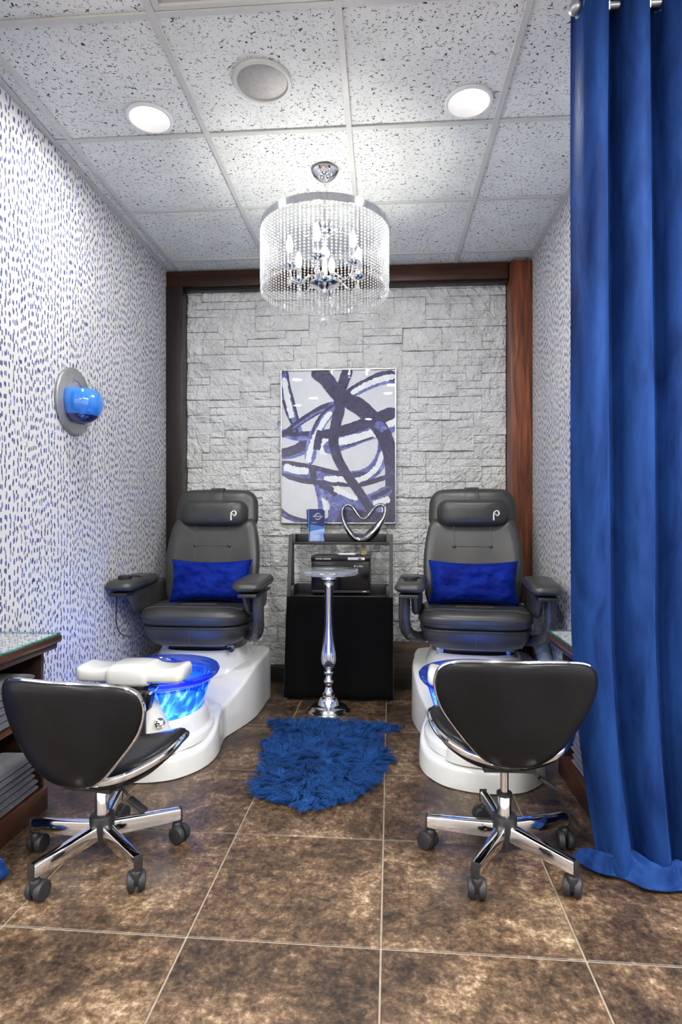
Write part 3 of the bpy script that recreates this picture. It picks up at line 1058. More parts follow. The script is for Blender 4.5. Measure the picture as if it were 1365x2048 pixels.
# ================================================================== curtain
def curtain(x0, period, waves, ytop, ybot, A, zt, shift, nz=60, per=20, b=0.012):
    """cloth hanging in deep pleats: wide rounded fronts, narrow tucked backs"""
    n = int(waves * per)
    rows = []
    for j in range(nz + 1):
        v = j / nz
        z = zt * (1 - v) + 0.012 * v
        row = []
        for i in range(n + 1):
            s = i / per
            ph = 2 * pi * s
            amp = A * (1 - 0.15 * v) * (0.92 + 0.16 * noise.noise(Vector((s * 0.5, v * 0.7, 3.1))))
            bb = b * (1.0 - 0.45 * v)
            x = x0 + period * s - bb * sin(ph) + shift(s / waves, v)
            ca = cos(ph + 0.25 * sin(v * 2.6 + s * 1.3))
            y = ytop * (1 - v) + ybot * v + amp * (1 if ca > 0 else -1) * abs(ca) ** 0.75
            y += 0.006 * noise.noise(Vector((s * 3, v * 3, 0))) + 0.003 * noise.noise(Vector((s * 9, v * 2, 4)))
            x += 0.006 * noise.noise(Vector((s * 1.3, v * 2.5, 8))) * min(1, v * 5)
            row.append((x, y, z))
        rows.append(row)
    return rows


def rows_to_mesh(rows):
    W_ = len(rows[0])
    vs = [p for r in rows for p in r]
    fs = [(j * W_ + i, j * W_ + i + 1, (j + 1) * W_ + i + 1, (j + 1) * W_ + i) for j in range(len(rows) - 1) for i in range(W_ - 1)]
    return vs, fs


def build_curtains():
    yr, zr = 1.84, 2.640
    # right curtain
    def sh(u, v):
        d = max(0.0, (v - 0.70) / 0.30)
        return 0.012 * v + 0.085 * d ** 1.7 * (1 - u) + 0.05 * v * u
    t = thing('curtain', 'tall deep blue velvet curtain gathered at the right, pooling on the floor', 'curtain', (0, 0, 0), 0, 'blue velvet curtains')
    rows = curtain(0.578, 0.118, 4.6, yr - 0.008, yr + 0.035, 0.048, 2.685, sh)
    # pool on the floor: the last of the cloth spreads to the left, to the camera and to the right
    last = rows[-1]
    W_ = len(last)
    lead = ((0.0, -0.085, 0.05), (0.12, -0.075, -0.01), (0.3, -0.05, -0.075), (0.55, 0.0, -0.10), (0.8, 0.05, -0.12), (1.0, 0.09, -0.12))
    for k in range(1, 19):
        q = k / 18
        row = []
        for i, (x, y, z) in enumerate(last):
            u = i / (W_ - 1)
            for a_, b_ in zip(lead, lead[1:]):
                if a_[0] <= u <= b_[0]:
                    f = (u - a_[0]) / (b_[0] - a_[0])
                    dx, dy = a_[1] + (b_[1] - a_[1]) * f, a_[2] + (b_[2] - a_[2]) * f
            ym = yr + 0.035
            yy = ym + (y - ym) * (1 - 0.75 * q) + dy * q * (1 + 0.25 * noise.noise(Vector((u * 7, 1.5, q))))
            xx = x + dx * q * (1 + 0.2 * noise.noise(Vector((u * 6, 3.5, q))))
            f1 = noise.noise(Vector((u * 5.5 + q * 1.5, q * 1.6, 2)))
            f2 = abs(noise.noise(Vector((u * 10 - q * 3, q * 2.0, 4))))
            zz = 0.012 + (0.055 * (0.55 + 1.0 * f1) * sin(pi * min(1, q * 1.02)) + 0.035 * f2 * sin(pi * q)) 
            row.append((xx, yy, max(0.005, zz)))
        rows.append(row)
    vs, fs = rows_to_mesh(rows)
    MB().add(vs, fs).obj('panel', 'velvet', t, 80, fix=False)
    pan = [o for o in COL.objects if o.parent == t][0]
    md = pan.modifiers.new('thick', 'SOLIDIFY')
    md.thickness = 0.004
    md.offset = 0
    # eyelets where the cloth crosses the rod
    per, waves = 20, 4.6
    for k in range(9):
        s = 0.25 + k * 0.5
        i = min(int(s * per + 0.5), W_ - 2)
        p = Vector(rows[1][i])
        tg = Vector(rows[1][min(i + 1, W_ - 1)]) - Vector(rows[1][max(i - 1, 0)])
        nrm = Vector((tg.y, -tg.x, 0)).normalized()
        c = Vector((p.x, yr, zr))
        M = Matrix.Translation(c) @ nrm.to_track_quat('Z', 'Y').to_matrix().to_4x4()
        ringp = [(0.024 * cos(2 * pi * q / 24), 0.024 * sin(2 * pi * q / 24), 0) for q in range(24)]
        MB().tube(ringp, (0.005, 0.0055), 8, closed=True, M=M).obj('eyelet', 'silver_polished', t)
    r = thing('curtain_rod', 'brushed metal curtain rod with a ball finial above the blue curtain', 'curtain rod', (0, 0, 0), 0, 'curtain rods')
    MB().tube([(0.600, yr, zr), (1.6, yr, zr)], 0.0105, 16).obj('tube', 'brushed_metal', r)
    MB().ball((0.580, yr, zr), 0.02, 20, 12).obj('finial', 'brushed_metal', r)
    MB().lathe([(0.013, 0), (0.016, 0.006), (0.016, 0.012), (0.012, 0.016)], 16, M=Matrix.Translation((0.594, yr, zr)) @ Matrix.Rotation(pi / 2, 4, 'Y')).obj('collar', 'brushed_metal', r)
    MB().box(1.3, 1.33, yr - 0.01, YF, zr - 0.012, zr + 0.012, 0.003).obj('bracket', 'brushed_metal', r)
    # left curtain, all but its pooled hem outside the frame
    yl = 1.70
    t2 = thing('curtain', 'blue velvet curtain hem pooled at the lower left corner, beside the stool', 'curtain', (0, 0, 0), 0, 'blue velvet curtains')
    rows = curtain(-1.775, 0.118, 4.75, yl, yl, 0.042, 2.685, lambda u, v: 0.0, nz=40)
    last = rows[-1]
    W_ = len(last)
    for k in range(1, 9):
        q = k / 8
        rows.append([(x + 0.075 * q * (i / (W_ - 1)) ** 3, y - 0.06 * q * (1 - (i / (W_ - 1)) ** 4) + 0.03 * noise.noise(Vector((i * 0.3, q, 5))), max(0.006, 0.012 + 0.05 * sin(pi * q) * (0.6 + 0.6 * noise.noise(Vector((i * 0.25, q * 2, 7)))))) for i, (x, y, z) in enumerate(last)])
    vs, fs = rows_to_mesh(rows)
    p2 = MB().add(vs, fs).obj('panel', 'velvet', t2, 80, fix=False)
    md = p2.modifiers.new('thick', 'SOLIDIFY')
    md.thickness = 0.004
    md.offset = 0
    r2 = thing('curtain_rod', 'curtain rod over the left curtain, above the left edge of the picture', 'curtain rod', (0, 0, 0), 0, 'curtain rods')
    MB().tube([(-2.3, yl, zr), (-1.2, yl, zr)], 0.0105, 16).obj('tube', 'brushed_metal', r2)
    MB().box(-1.8, -1.77, yl - 0.01, 1.78, zr - 0.012, zr + 0.012, 0.003).obj('bracket', 'brushed_metal', r2)


# ================================================================== pedicure chair
def add_arm_tube(t, sx):
    path = catmull([(sx * 0.368, -0.50, 0.69), (sx * 0.370, -0.495, 0.62), (sx * 0.370, -0.485, 0.545), (sx * 0.358, -0.45, 0.485), (sx * 0.325, -0.38, 0.445), (sx * 0.275, -0.30, 0.43)], 6)
    rr = [0.031 + (0.0022 * sin(i * 1.9) if 11 < i < 27 else 0) for i in range(len(path))]
    MB().tube(path, rr, 16).obj('arm_tube', 'leather', t, 70)


def build_spa_chair():
    t = thing('pedicure_chair', 'black leather pedicure chair on the left with white foot spa base and blue lit bowl', 'pedicure chair', (-1.035, 3.6, 0), 0, 'pedicure chairs')

    # ---- white base: plan outline, walls and sloping deck
    half = [(0.0, 0.12), (0.12, 0.12), (0.25, 0.115), (0.325, 0.07), (0.345, -0.02), (0.345, -0.15), (0.345, -0.28), (0.335, -0.41), (0.305, -0.54), (0.27, -0.65), (0.252, -0.72), (0.258, -0.80), (0.272, -0.90), (0.268, -1.00), (0.235, -1.10), (0.165, -1.185), (0.08, -1.222), (0.0, -1.232)]
    hp = [(p.x, p.y) for p in catmull([(a, b, 0) for a, b in half], 4)]
    full = hp + [(-a, b) for a, b in reversed(hp[1:-1])]

    def top(y):
        if y > -0.32:
            return 0.285
        if y > -0.74:
            q = (y + 0.32) / -0.42
            q = q * q * (3 - 2 * q)
            return 0.285 - 0.125 * q
        q = min(1.0, (y + 0.74) / -0.36)
        return 0.16 - 0.07 * (q * q * (3 - 2 * q))
    nf = len(full)

    def off(d):
        out = []
        for i in range(nf):
            a, b = Vector(full[i - 1]), Vector(full[(i + 1) % nf])
            tg = (b - a).normalized()
            nm = Vector((tg.y, -tg.x))     # outward for this winding
            p = Vector(full[i])
            cen = Vector((0, p.y * 0.8 - 0.1))
            if nm.dot(p - cen) < 0:
                nm = -nm
            q = p - nm * d
            if full[i][0] > 0 and q.x < 0 or full[i][0] < 0 and q.x > 0:
                q.x = 0
            out.append((q.x, q.y))
        return out
    o0, o1, o2, o3 = off(0.0), off(0.004), off(0.014), off(0.03)
    rings = [[(p[0], p[1], 0.004) for p in o0],
             [(p[0], p[1], top(p[1]) - 0.018) for p in o1],
             [(p[0], p[1], top(full[i][1]) - 0.005) for i, p in enumerate(off(0.008))],
             [(p[0], p[1], top(full[i][1])) for i, p in enumerate(o2)],
             [(p[0], p[1], top(full[i][1]) + 0.002) for i, p in enumerate(o3)]]
    mb = MB()
    mb.loft(rings, True, False)
    base = (len(rings) - 1) * nf
    m = len(hp) - 1                     # index of the front point
    for i in range(m):
        a, b = i, i + 1
        a2, b2 = (nf - i) % nf, (nf - i - 1) % nf
        if a == a2:
            mb.f.append((base + a, base + b, base + b2))
        elif b == b2:
            mb.f.append((base + a, base + b, base + a2))
        else:
            mb.f.append((base + a, base + b, base + b2, base + a2))
    mb.obj('spa_base', 'white_gloss', t, 50)
    MB().loft([[(p[0] * 0.99, p[1] * 0.99 - 0.005, z) for p in o0] for z in (0.0, 0.0045)], True, True).obj('base_gasket', 'black_plastic', t, 30)
    # pedestal under the seat
    ped = []
    for z_, hx, y0, y1 in ((0.24, 0.30, -0.50, 0.06), (0.30, 0.265, -0.45, 0.03), (0.345, 0.248, -0.42, 0.01), (0.36, 0.236, -0.405, 0.0), (0.352, 0.225, -0.39, -0.01)):
        ped.append([((hx) * (abs(cos(a)) ** 0.75) * (1 if cos(a) > 0 else -1), (y0 + y1) / 2 + (y1 - y0) / 2 * (abs(sin(a)) ** 0.75) * (1 if sin(a) > 0 else -1), z_) for a in [2 * pi * k / 48 for k in range(48)]])
    MB().loft(ped, True, True).obj('pedestal', 'white_gloss', t, 60)
    MB().box(-0.16, 0.16, -0.36, -0.02, 0.345, 0.395, 0.01).obj('swivel_mount', 'black_plastic', t)
    MB().box(-0.205, -0.165, -0.36, -0.04, 0.35, 0.385, 0.004).obj('mount_rail', 'brushed_metal', t)
    MB().box(0.165, 0.205, -0.36, -0.04, 0.35, 0.385, 0.004).obj('mount_rail', 'brushed_metal', t)
    MB().tube([(0.19, -0.40, 0.372), (0.21, -0.43, 0.372)], 0.012, 12).obj('knob', 'black_plastic', t)

    # ---- collar that carries the bowl, dipping at the front
    cy = -0.925
    N = 56
    def cr(r, zf, zb, k=1.0):
        out = []
        for q in range(N):
            a = 2 * pi * q / N
            b = 0.5 - 0.5 * sin(a)           # 1 in front, 0 at the back
            out.append((r * cos(a), cy + r * sin(a) * k, zb * (1 - b) + zf * b))
        return out
    MB().loft([cr(0.250, 0.086, 0.15), cr(0.250, 0.118, 0.17), cr(0.246, 0.124, 0.175), cr(0.232, 0.128, 0.182), cr(0.228, 0.136, 0.19), cr(0.222, 0.178, 0.225), cr(0.214, 0.203, 0.242), cr(0.205, 0.212, 0.25), cr(0.197, 0.210, 0.248), cr(0.186, 0.19, 0.225), cr(0.16, 0.16, 0.2)], True, True).obj('bowl_collar', 'white_gloss', t, 50)
    # neck that rises in front of the bowl around the footrest post
    nk = []
    for z_, rx, ry in ((0.10, 0.155, 0.078), (0.17, 0.142, 0.074), (0.23, 0.118, 0.068), (0.28, 0.092, 0.062), (0.315, 0.074, 0.058), (0.325, 0.066, 0.053), (0.322, 0.058, 0.047)):
        nk.append([(rx * cos(2 * pi * q / 40), -1.145 + ry * sin(2 * pi * q / 40), z_) for q in range(40)])
    MB().loft(nk, True, True).obj('post_neck', 'white_gloss', t, 60)
    M = Matrix.Translation((0.105, -1.192, 0.238)) @ Matrix.Rotation(radians(62), 4, 'X') @ Matrix.Rotation(radians(24), 4, 'Y')
    MB().lathe([(0.021, 0.0), (0.021, 0.004), (0.015, 0.006), (0.014, 0.026), (0.011, 0.028)], 20, M=M).obj('turn_knob', 'chrome', t)
    M = Matrix.Translation((0.150, -1.153, 0.185)) @ Matrix.Rotation(radians(66), 4, 'X') @ Matrix.Rotation(radians(40), 4, 'Y')
    MB().lathe([(0.018, -0.004), (0.018, 0.006), (0.013, 0.008)], 20, M=M, sx=0.75).obj('switch_ring', 'chrome', t)
    MB().lathe([(0.011, 0.008), (0.009, 0.011)], 16, M=M, sx=0.75).obj('switch', 'black_plastic', t)

    # ---- bowl
    prof = [(0.272, 0.400), (0.268, 0.385), (0.262, 0.372), (0.24, 0.352), (0.226, 0.31), (0.211, 0.26), (0.192, 0.215), (0.16, 0.18), (0.11, 0.165), (0.0, 0.162)]
    inner = [(0.0, 0.170), (0.105, 0.172), (0.152, 0.187), (0.177, 0.22), (0.197, 0.262), (0.214, 0.31), (0.232, 0.355), (0.236, 0.37)]
    cc = (0, cy, 0)
    bowl = MB().lathe(prof[3:], 64, cc, cap=False, sy=1.0).obj('bowl', 'spa_glass', t, 60)
    MB().loft([[(r * cos(2 * pi * k / 64), cy + r * sin(2 * pi * k / 64), z_) for k in range(64)] for r, z_ in ((0.238, 0.352), (0.262, 0.366), (0.272, 0.380), (0.275, 0.393), (0.268, 0.401), (0.25, 0.396), (0.238, 0.382), (0.234, 0.36))], True, False, loop=True).obj('bowl_rim', 'spa_rim', bowl, 60)
    MB().lathe([(0.0, 0.335), (0.222, 0.335)], 48, cc, cap=False).obj('water', 'spa_water', bowl, 0)
    MB().lathe([(0.0, 0.178), (0.04, 0.178), (0.045, 0.172)], 24, cc, cap=False).obj('bowl_lamp', 'led_blue', bowl, 0)
    l = bpy.data.lights.new('bowl_lamp_light', 'POINT')
    l.energy = SPA_W
    l.color = (0.30, 0.62, 1.0)
    l.shadow_soft_size = 0.05
    lo = bpy.data.objects.new('bowl_lamp_light', l)
    COL.objects.link(lo)
    lo.parent = bowl
    lo.location = (0, cy, 0.255)

    # ---- footrest
    MB().tube(catmull([(0, -1.165, 0.09), (0, -1.215, 0.2), (0, -1.21, 0.33), (0, -1.19, 0.43)], 6), (0.034, 0.055), 14, flat=(0, 1, 0)).obj('footrest_post', 'black_plastic', t)
    MB().loft([[(x, y, z_) for x, y in rrect(hx, hy, 0.02, 4, 0, -1.195)] for hx, hy, z_ in ((0.075, 0.045, 0.36), (0.09, 0.055, 0.385), (0.085, 0.052, 0.39))], True, True).obj('footrest_collar', 'chrome', t)
    MB().loft([[(x, y, z_) for x, y in rrect(hx, hy, 0.025, 4, 0, -1.20)] for hx, hy, z_ in ((0.066, 0.046, 0.30), (0.080, 0.052, 0.375), (0.078, 0.05, 0.38))], True, True).obj('footrest_cap', 'black_gloss', t)
    # pad: two wings and a raised middle saddle, as sections along x
    def foot(xa, xb, n, fzt, fzb, fhy, yc=-1.195):
        secs = []
        for k in range(n + 1):
            x = xa + (xb - xa) * k / n
            zt, zb, hy = fzt(x), fzb(x), fhy(x)
            zm, hz_ = (zt + zb) / 2, (zt - zb) / 2
            secs.append([(x, yc + hy * (abs(cos(2 * pi * q / 24)) ** 0.5) * (1 if cos(2 * pi * q / 24) > 0 else -1), zm + hz_ * (abs(sin(2 * pi * q / 24)) ** 0.5) * (1 if sin(2 * pi * q / 24) > 0 else -1)) for q in range(24)])
        return MB().loft(secs, True, True)
    ef = lambda x: (max(0.0, 1 - max(0.0, (abs(x) - 0.195) / 0.0305) ** 2.2)) ** 0.5
    dipz = lambda x: 0.494 - 0.014 * sin(pi * min(1.0, max(0.0, (abs(x) - 0.06) / 0.16)))
    fp = foot(-0.225, 0.225, 48, lambda x: 0.458 + (dipz(x) - 0.458) * (0.45 + 0.55 * ef(x)), lambda x: 0.458 - 0.036 * (0.5 + 0.5 * ef(x)), lambda x: 0.082 * (0.62 + 0.38 * ef(x))).obj('footrest_pad', 'white_gloss', t, 55)
    foot(-0.082, 0.082, 16, lambda x: 0.499 - 0.9 * x * x - (0.004 if abs(x) > 0.079 else 0), lambda x: 0.404 + 0.6 * x * x + (0.004 if abs(x) > 0.079 else 0), lambda x: 0.094 - (0.004 if abs(x) > 0.079 else 0)).obj('saddle', 'white_gloss', fp, 40)

    # ---- seat tub and cushion
    def se(hx, y0, y1, z_, n=52, e=0.42):
        c = (y0 + y1) / 2
        r = (y1 - y0) / 2
        return [(hx * (abs(cos(2 * pi * k / n)) ** e) * (1 if cos(2 * pi * k / n) > 0 else -1), c + r * (abs(sin(2 * pi * k / n)) ** e) * (1 if sin(2 * pi * k / n) > 0 else -1), z_) for k in range(n)]
    tub = [se(0.17, -0.42, -0.02, 0.392), se(0.215, -0.46, 0.0, 0.396), se(0.25, -0.485, 0.01, 0.412), se(0.278, -0.50, 0.015, 0.45), se(0.292, -0.505, 0.015, 0.49), se(0.29, -0.503, 0.015, 0.505), se(0.272, -0.48, 0.0, 0.508), se(0.265, -0.47, 0.0, 0.49)]
    tb = MB().loft(tub, True, True).obj('seat_tub', 'leather', t, 60)
    MB().tube([(p[0] * 1.004, p[1] - 0.002, 0.497) for p in se(0.292, -0.506, 0.015, 0.49)], 0.0028, 6, closed=True).obj('piping', 'leather', tb)
    MB().tube([(0, -0.49, 0.41), (0, -0.502, 0.43), (0, -0.507, 0.49)], 0.0012, 5).obj('seam', 'stitch', tb)
    cus = [se(0.24, -0.46, -0.02, 0.504), se(0.282, -0.505, 0.0, 0.512), se(0.296, -0.522, 0.01, 0.53), se(0.298, -0.525, 0.01, 0.545), se(0.302, -0.532, 0.01, 0.562), se(0.296, -0.522, 0.01, 0.585), se(0.27, -0.49, 0.0, 0.601), se(0.22, -0.43, -0.03, 0.606), se(0.12, -0.32, -0.1, 0.606)]
    cu = MB().loft(cus, True, True).obj('seat_cushion', 'leather', t, 75)
    MB().tube([(p[0] * 1.003, p[1] - 0.001, 0.546) for p in se(0.299, -0.527, 0.01, 0.545)], 0.0026, 6, closed=True).obj('piping', 'leather', cu)
    MB().tube(catmull([(-0.272, -0.44, 0.596), (-0.2, -0.445, 0.6075), (-0.07, -0.45, 0.608), (0.07, -0.45, 0.608), (0.2, -0.445, 0.6075), (0.272, -0.44, 0.596)], 5), 0.0018, 5).obj('seam', 'stitch', cu)
    MB().tube([(-0.1, -0.33, 0.608), (0.1, -0.33, 0.608)], 0.0016, 5).obj('seam', 'stitch', cu)

    # ---- back
    lean = lambda z_: -0.085 + (z_ - 0.55) * 0.19
    bo = catmull([(x, z_, 0) for x, z_ in ((0, 0.56), (0.22, 0.56), (0.268, 0.62), (0.282, 0.74), (0.284, 0.85), (0.272, 0.97), (0.25, 1.055), (0.215, 1.088), (0.1, 1.083), (0, 1.081),
                                           (-0.1, 1.083), (-0.215, 1.088), (-0.25, 1.055), (-0.272, 0.97), (-0.284, 0.85), (-0.282, 0.74), (-0.268, 0.62), (-0.22, 0.56))], 4, True)
    bo = [(p.x, p.y) for p in bo]

    def fb(a, b, d):
        wing = 0.045 * max(0, (abs(a) - 0.13) / 0.15) ** 2
        return (a, lean(b) - d - wing * (1 if d > 0 else 0.4), b)
    back = MB().pad(bo, 0.062, 0.06, fb).obj('backrest', 'leather', t, 80)
    fz = lambda z_: lean(z_) - 0.0635
    for sx in (-1, 1):
        MB().tube([(sx * 0.105, fz(z_) + 0.002 * 0, z_) for z_ in (0.62, 0.72, 0.83, 0.93, 1.03, 1.065)], 0.0022, 5).obj('seam', 'stitch', back)
        MB().ball((sx * 0.105, fz(0.925) - 0.003, 0.925), (0.011, 0.006, 0.011), 14, 8).obj('button', 'leather', back)
    MB().tube([(-0.105, fz(0.925), 0.925), (0.105, fz(0.925), 0.925)], 0.0022, 5).obj('seam', 'stitch', back)
    uo = catmull([(x, z_, 0) for x, z_ in ((0, 1.04), (0.2, 1.04), (0.252, 1.06), (0.256, 1.14), (0.248, 1.205), (0.215, 1.25), (0.16, 1.266), (0, 1.27),
                                           (-0.16, 1.266), (-0.215, 1.25), (-0.248, 1.205), (-0.256, 1.14), (-0.252, 1.06), (-0.2, 1.04))], 5, True)
    uo = [(p.x, p.y) for p in uo]
    ub = MB().pad(uo, 0.05, 0.06, lambda a, b, d: (a, lean(b) + 0.012 - d, b)).obj('upper_backrest', 'leather', t, 80)
    # strap over the top
    st = catmull([(0, lean(1.15) - 0.047, 1.15), (0, lean(1.22) - 0.046, 1.22), (0, lean(1.26) - 0.026, 1.262), (0, lean(1.272) + 0.012, 1.276), (0, lean(1.25) + 0.06, 1.25), (0, lean(1.15) + 0.075, 1.15)], 5)
    MB().tube(st, (0.042, 0.002), 8, flat=(1, 0, 0)).obj('strap', 'leather', ub)
    for sx in (-1, 1):
        MB().tube([(p.x + sx * 0.034, p.y - 0.0022 if p.z < 1.265 else p.y, p.z + (0.0022 if p.z > 1.25 else 0)) for p in st[:16]], 0.0012, 5).obj('seam', 'stitch', ub)
    # head pillow
    ho = rrect(0.207, 0.078, 0.060, 6, 0, 1.122)
    hy = lambda z_: lean(z_) - 0.045
    hp_ = MB().pad(dense(ho, 0.02), 0.072, 0.03, lambda a, b, d: (a, lean(1.12) - 0.05 - d + 0.10 * a * a, b)).obj('head_pillow', 'leather', t, 80)
    fy = lean(1.12) - 0.05 - 0.072
    # white emblem: stem with a looping bowl
    em = MB()
    def ribbon(pts, ws):
        vs = []
        n = len(pts)
        for i in range(n):
            a = Vector(pts[max(i - 1, 0)])
            b = Vector(pts[min(i + 1, n - 1)])
            tg = (b - a).normalized()
            nm = Vector((-tg.y, tg.x))
            for s_ in (1, -1):
                q = Vector(pts[i]) + nm * ws[i] * s_
                vs.append((q.x, fy + 0.10 * q.x ** 2 + 0.0006, q.y))
        lo_ = len(vs)
        vs += [(v[0], v[1] + 0.006, v[2]) for v in vs]
        fs = []
        for i in range(n - 1):
            a = 2 * i
            fs += [(a, a + 1, a + 3, a + 2), (lo_ + a, lo_ + a + 2, lo_ + a + 3, lo_ + a + 1), (a, a + 2, lo_ + a + 2, lo_ + a), (a + 1, lo_ + a + 1, lo_ + a + 3, a + 3)]
        fs += [(0, lo_, lo_ + 1, 1), (2 * n - 2, 2 * n - 1, lo_ + 2 * n - 1, lo_ + 2 * n - 2)]
        em.add(vs, fs)
    ex, ez = 0.130, 1.110
    sc = 0.0017
    E2 = lambda pts: [(ex + a * sc, ez + b * sc) for a, b in pts]
    ribbon(E2([(-6, -19), (-6, -8), (-6, 2), (-5, 8), (-1, 12), (3, 13)]), [0.0036, 0.0036, 0.0035, 0.0034, 0.003, 0.002])
    ribbon(E2([(1, 15.2), (6, 14.5), (10.5, 11), (12, 5), (9.5, -1), (4, -4.5)]), [0.0012, 0.0024, 0.0034, 0.004, 0.0032, 0.0012])
    ribbon(E2([(-1.5, 4), (1.5, 1), (4, -2)]), [0.0022, 0.0026, 0.001])
    em.obj('emblem', 'emblem_white', hp_, 30)

    # ---- arms
    for sx in (-1, 1):
        ao = [(sx * 0.335 + a, b) for a, b in rrect(0.076, 0.215, 0.05, 6, 0, -0.435)]
        ao = [(a + sx * 0.012 * (b + 0.435) / 0.2 * -1 * 0, b) for a, b in ao]
        pad = MB().pad(dense(ao, 0.025), 0.034, 0.030, lambda a, b, d: (a, b, 0.735 + d + 0.012 * (b + 0.65) / 0.43), prof=[(0.0, 1.0), (0.4, 0.99), (0.7, 0.93), (0.86, 0.78), (0.95, 0.5), (1.0, 0.12)]).obj('arm_pad', 'leather', t, 70)
        MB().tube([(a, b, 0.732 + 0.012 * (b + 0.65) / 0.43) for a, b in [((x - sx * 0.335) * 1.01 + sx * 0.335, (y + 0.435) * 1.004 - 0.435) for x, y in ao]], 0.0028, 6, closed=True).obj('piping', 'leather', pad)
        MB().box(min(sx * 0.29, sx * 0.39), max(sx * 0.29, sx * 0.39), -0.625, -0.26, 0.683, 0.703, 0.006).obj('arm_bracket', 'black_plastic', t)
        # inner side panel with a cut front corner
        io = catmull([(y, z_, 0) for y, z_ in ((-0.05, 0.565), (-0.30, 0.565), (-0.43, 0.572), (-0.49, 0.595), (-0.535, 0.645), (-0.575, 0.69), (-0.54, 0.712), (-0.20, 0.722), (-0.05, 0.725), (-0.02, 0.65))], 4, True)
        MB().pad([(p.x, p.y) for p in io], 0.026, 0.026, lambda a, b, d: (sx * 0.312 + d, a, b)).obj('arm_panel', 'leather', t, 70)
        if sx > 0:
            add_arm_tube(t, sx)
    # remote disc held by a band on the left arm
    M = Matrix.Translation((-0.335, -0.545, 0.768))
    MB().lathe([(0.034, -0.004), (0.036, 0.002), (0.036, 0.016), (0.030, 0.020), (0.024, 0.018)], 28, M=M).obj('remote', 'black_plastic', t)
    MB().tube(catmull([(-0.262, -0.44, 0.745), (-0.29, -0.455, 0.774), (-0.335, -0.47, 0.779), (-0.38, -0.455, 0.774), (-0.408, -0.44, 0.745)], 5), (0.0015, 0.014), 8).obj('remote_band', 'black_cloth', t)
    MB().tube(catmull([(-0.375, -0.55, 0.69), (-0.38, -0.55, 0.62), (-0.382, -0.545, 0.53), (-0.365, -0.53, 0.475), (-0.33, -0.50, 0.455), (-0.28, -0.46, 0.45)], 6), 0.0035, 6).obj('cable', 'cord_black', t)
    MB().tube(catmull([(0.30, -0.30, 0.565), (0.312, -0.28, 0.52), (0.305, -0.25, 0.47)], 6), 0.0045, 6).obj('cable_tie', 'cream_plastic', t)
    MB().tube([(0.30, -0.16, 0.40), (0.26, -0.2, 0.36)], 0.004, 6).obj('cable_tie', 'cream_plastic', t)
    return t


def pillow(name, label, hw, hh, th, seed):
    t = thing(name, label, 'cushion')
    n, m = 34, 22
    vs = []
    for side in (1, -1):
        for j in range(m + 1):
            for i in range(n + 1):
                u, v = -1 + 2 * i / n, -1 + 2 * j / m
                x = u * hw * (1 - 0.075 * (1 - v * v) ** 1.0 * abs(u) ** 3)
                z = v * hh * (1 - 0.15 * (1 - u * u) * abs(v) ** 3)
                d = th * ((1 - u ** 4) * (1 - v ** 4)) ** 0.55
                w = 0.017 * noise.noise(Vector((u * 3.2, v * 3.2, seed))) + 0.016 * noise.noise(Vector((u * 9 + v * 4, v * 7 - u * 3, seed + 4)))
                d += w * ((1 - u * u) * (1 - v * v)) ** 0.5
                vs.append((x, -side * d, z))
    W_ = n + 1
    K = W_ * (m + 1)
    fs = []
    for s in (0, 1):
        for j in range(m):
            for i in range(n):
                a = s * K + j * W_ + i
                q = (a, a + 1, a + 1 + W_, a + W_)
                fs.append(q if s == 0 else tuple(reversed(q)))
    o = MB().add(vs, fs)
    bm = bmesh.new()
    me = bpy.data.meshes.new('tmp')
    me.from_pydata(o.v, [], o.f)
    bm.from_mesh(me)
    bmesh.ops.remove_doubles(bm, verts=bm.verts, dist=0.0008)
    mb = MB()
    mb.from_bm(bm)
    c = mb.obj('cover', 'velvet_pillow', t, 80)
    edge = [(vs[i][0] * 1.004, 0, vs[i][2] * 1.004) for i in range(W_)] + [(vs[j * W_ + n][0] * 1.004, 0, vs[j * W_ + n][2]) for j in range(1, m)] + \
           [(vs[m * W_ + i][0] * 1.004, 0, vs[m * W_ + i][2] * 1.004) for i in range(n, -1, -1)] + [(vs[j * W_][0] * 1.004, 0, vs[j * W_][2]) for j in range(m - 1, 0, -1)]
    MB().tube(edge, 0.0022, 5, closed=True).obj('edge_seam', 'velvet_pillow', c)
    return t


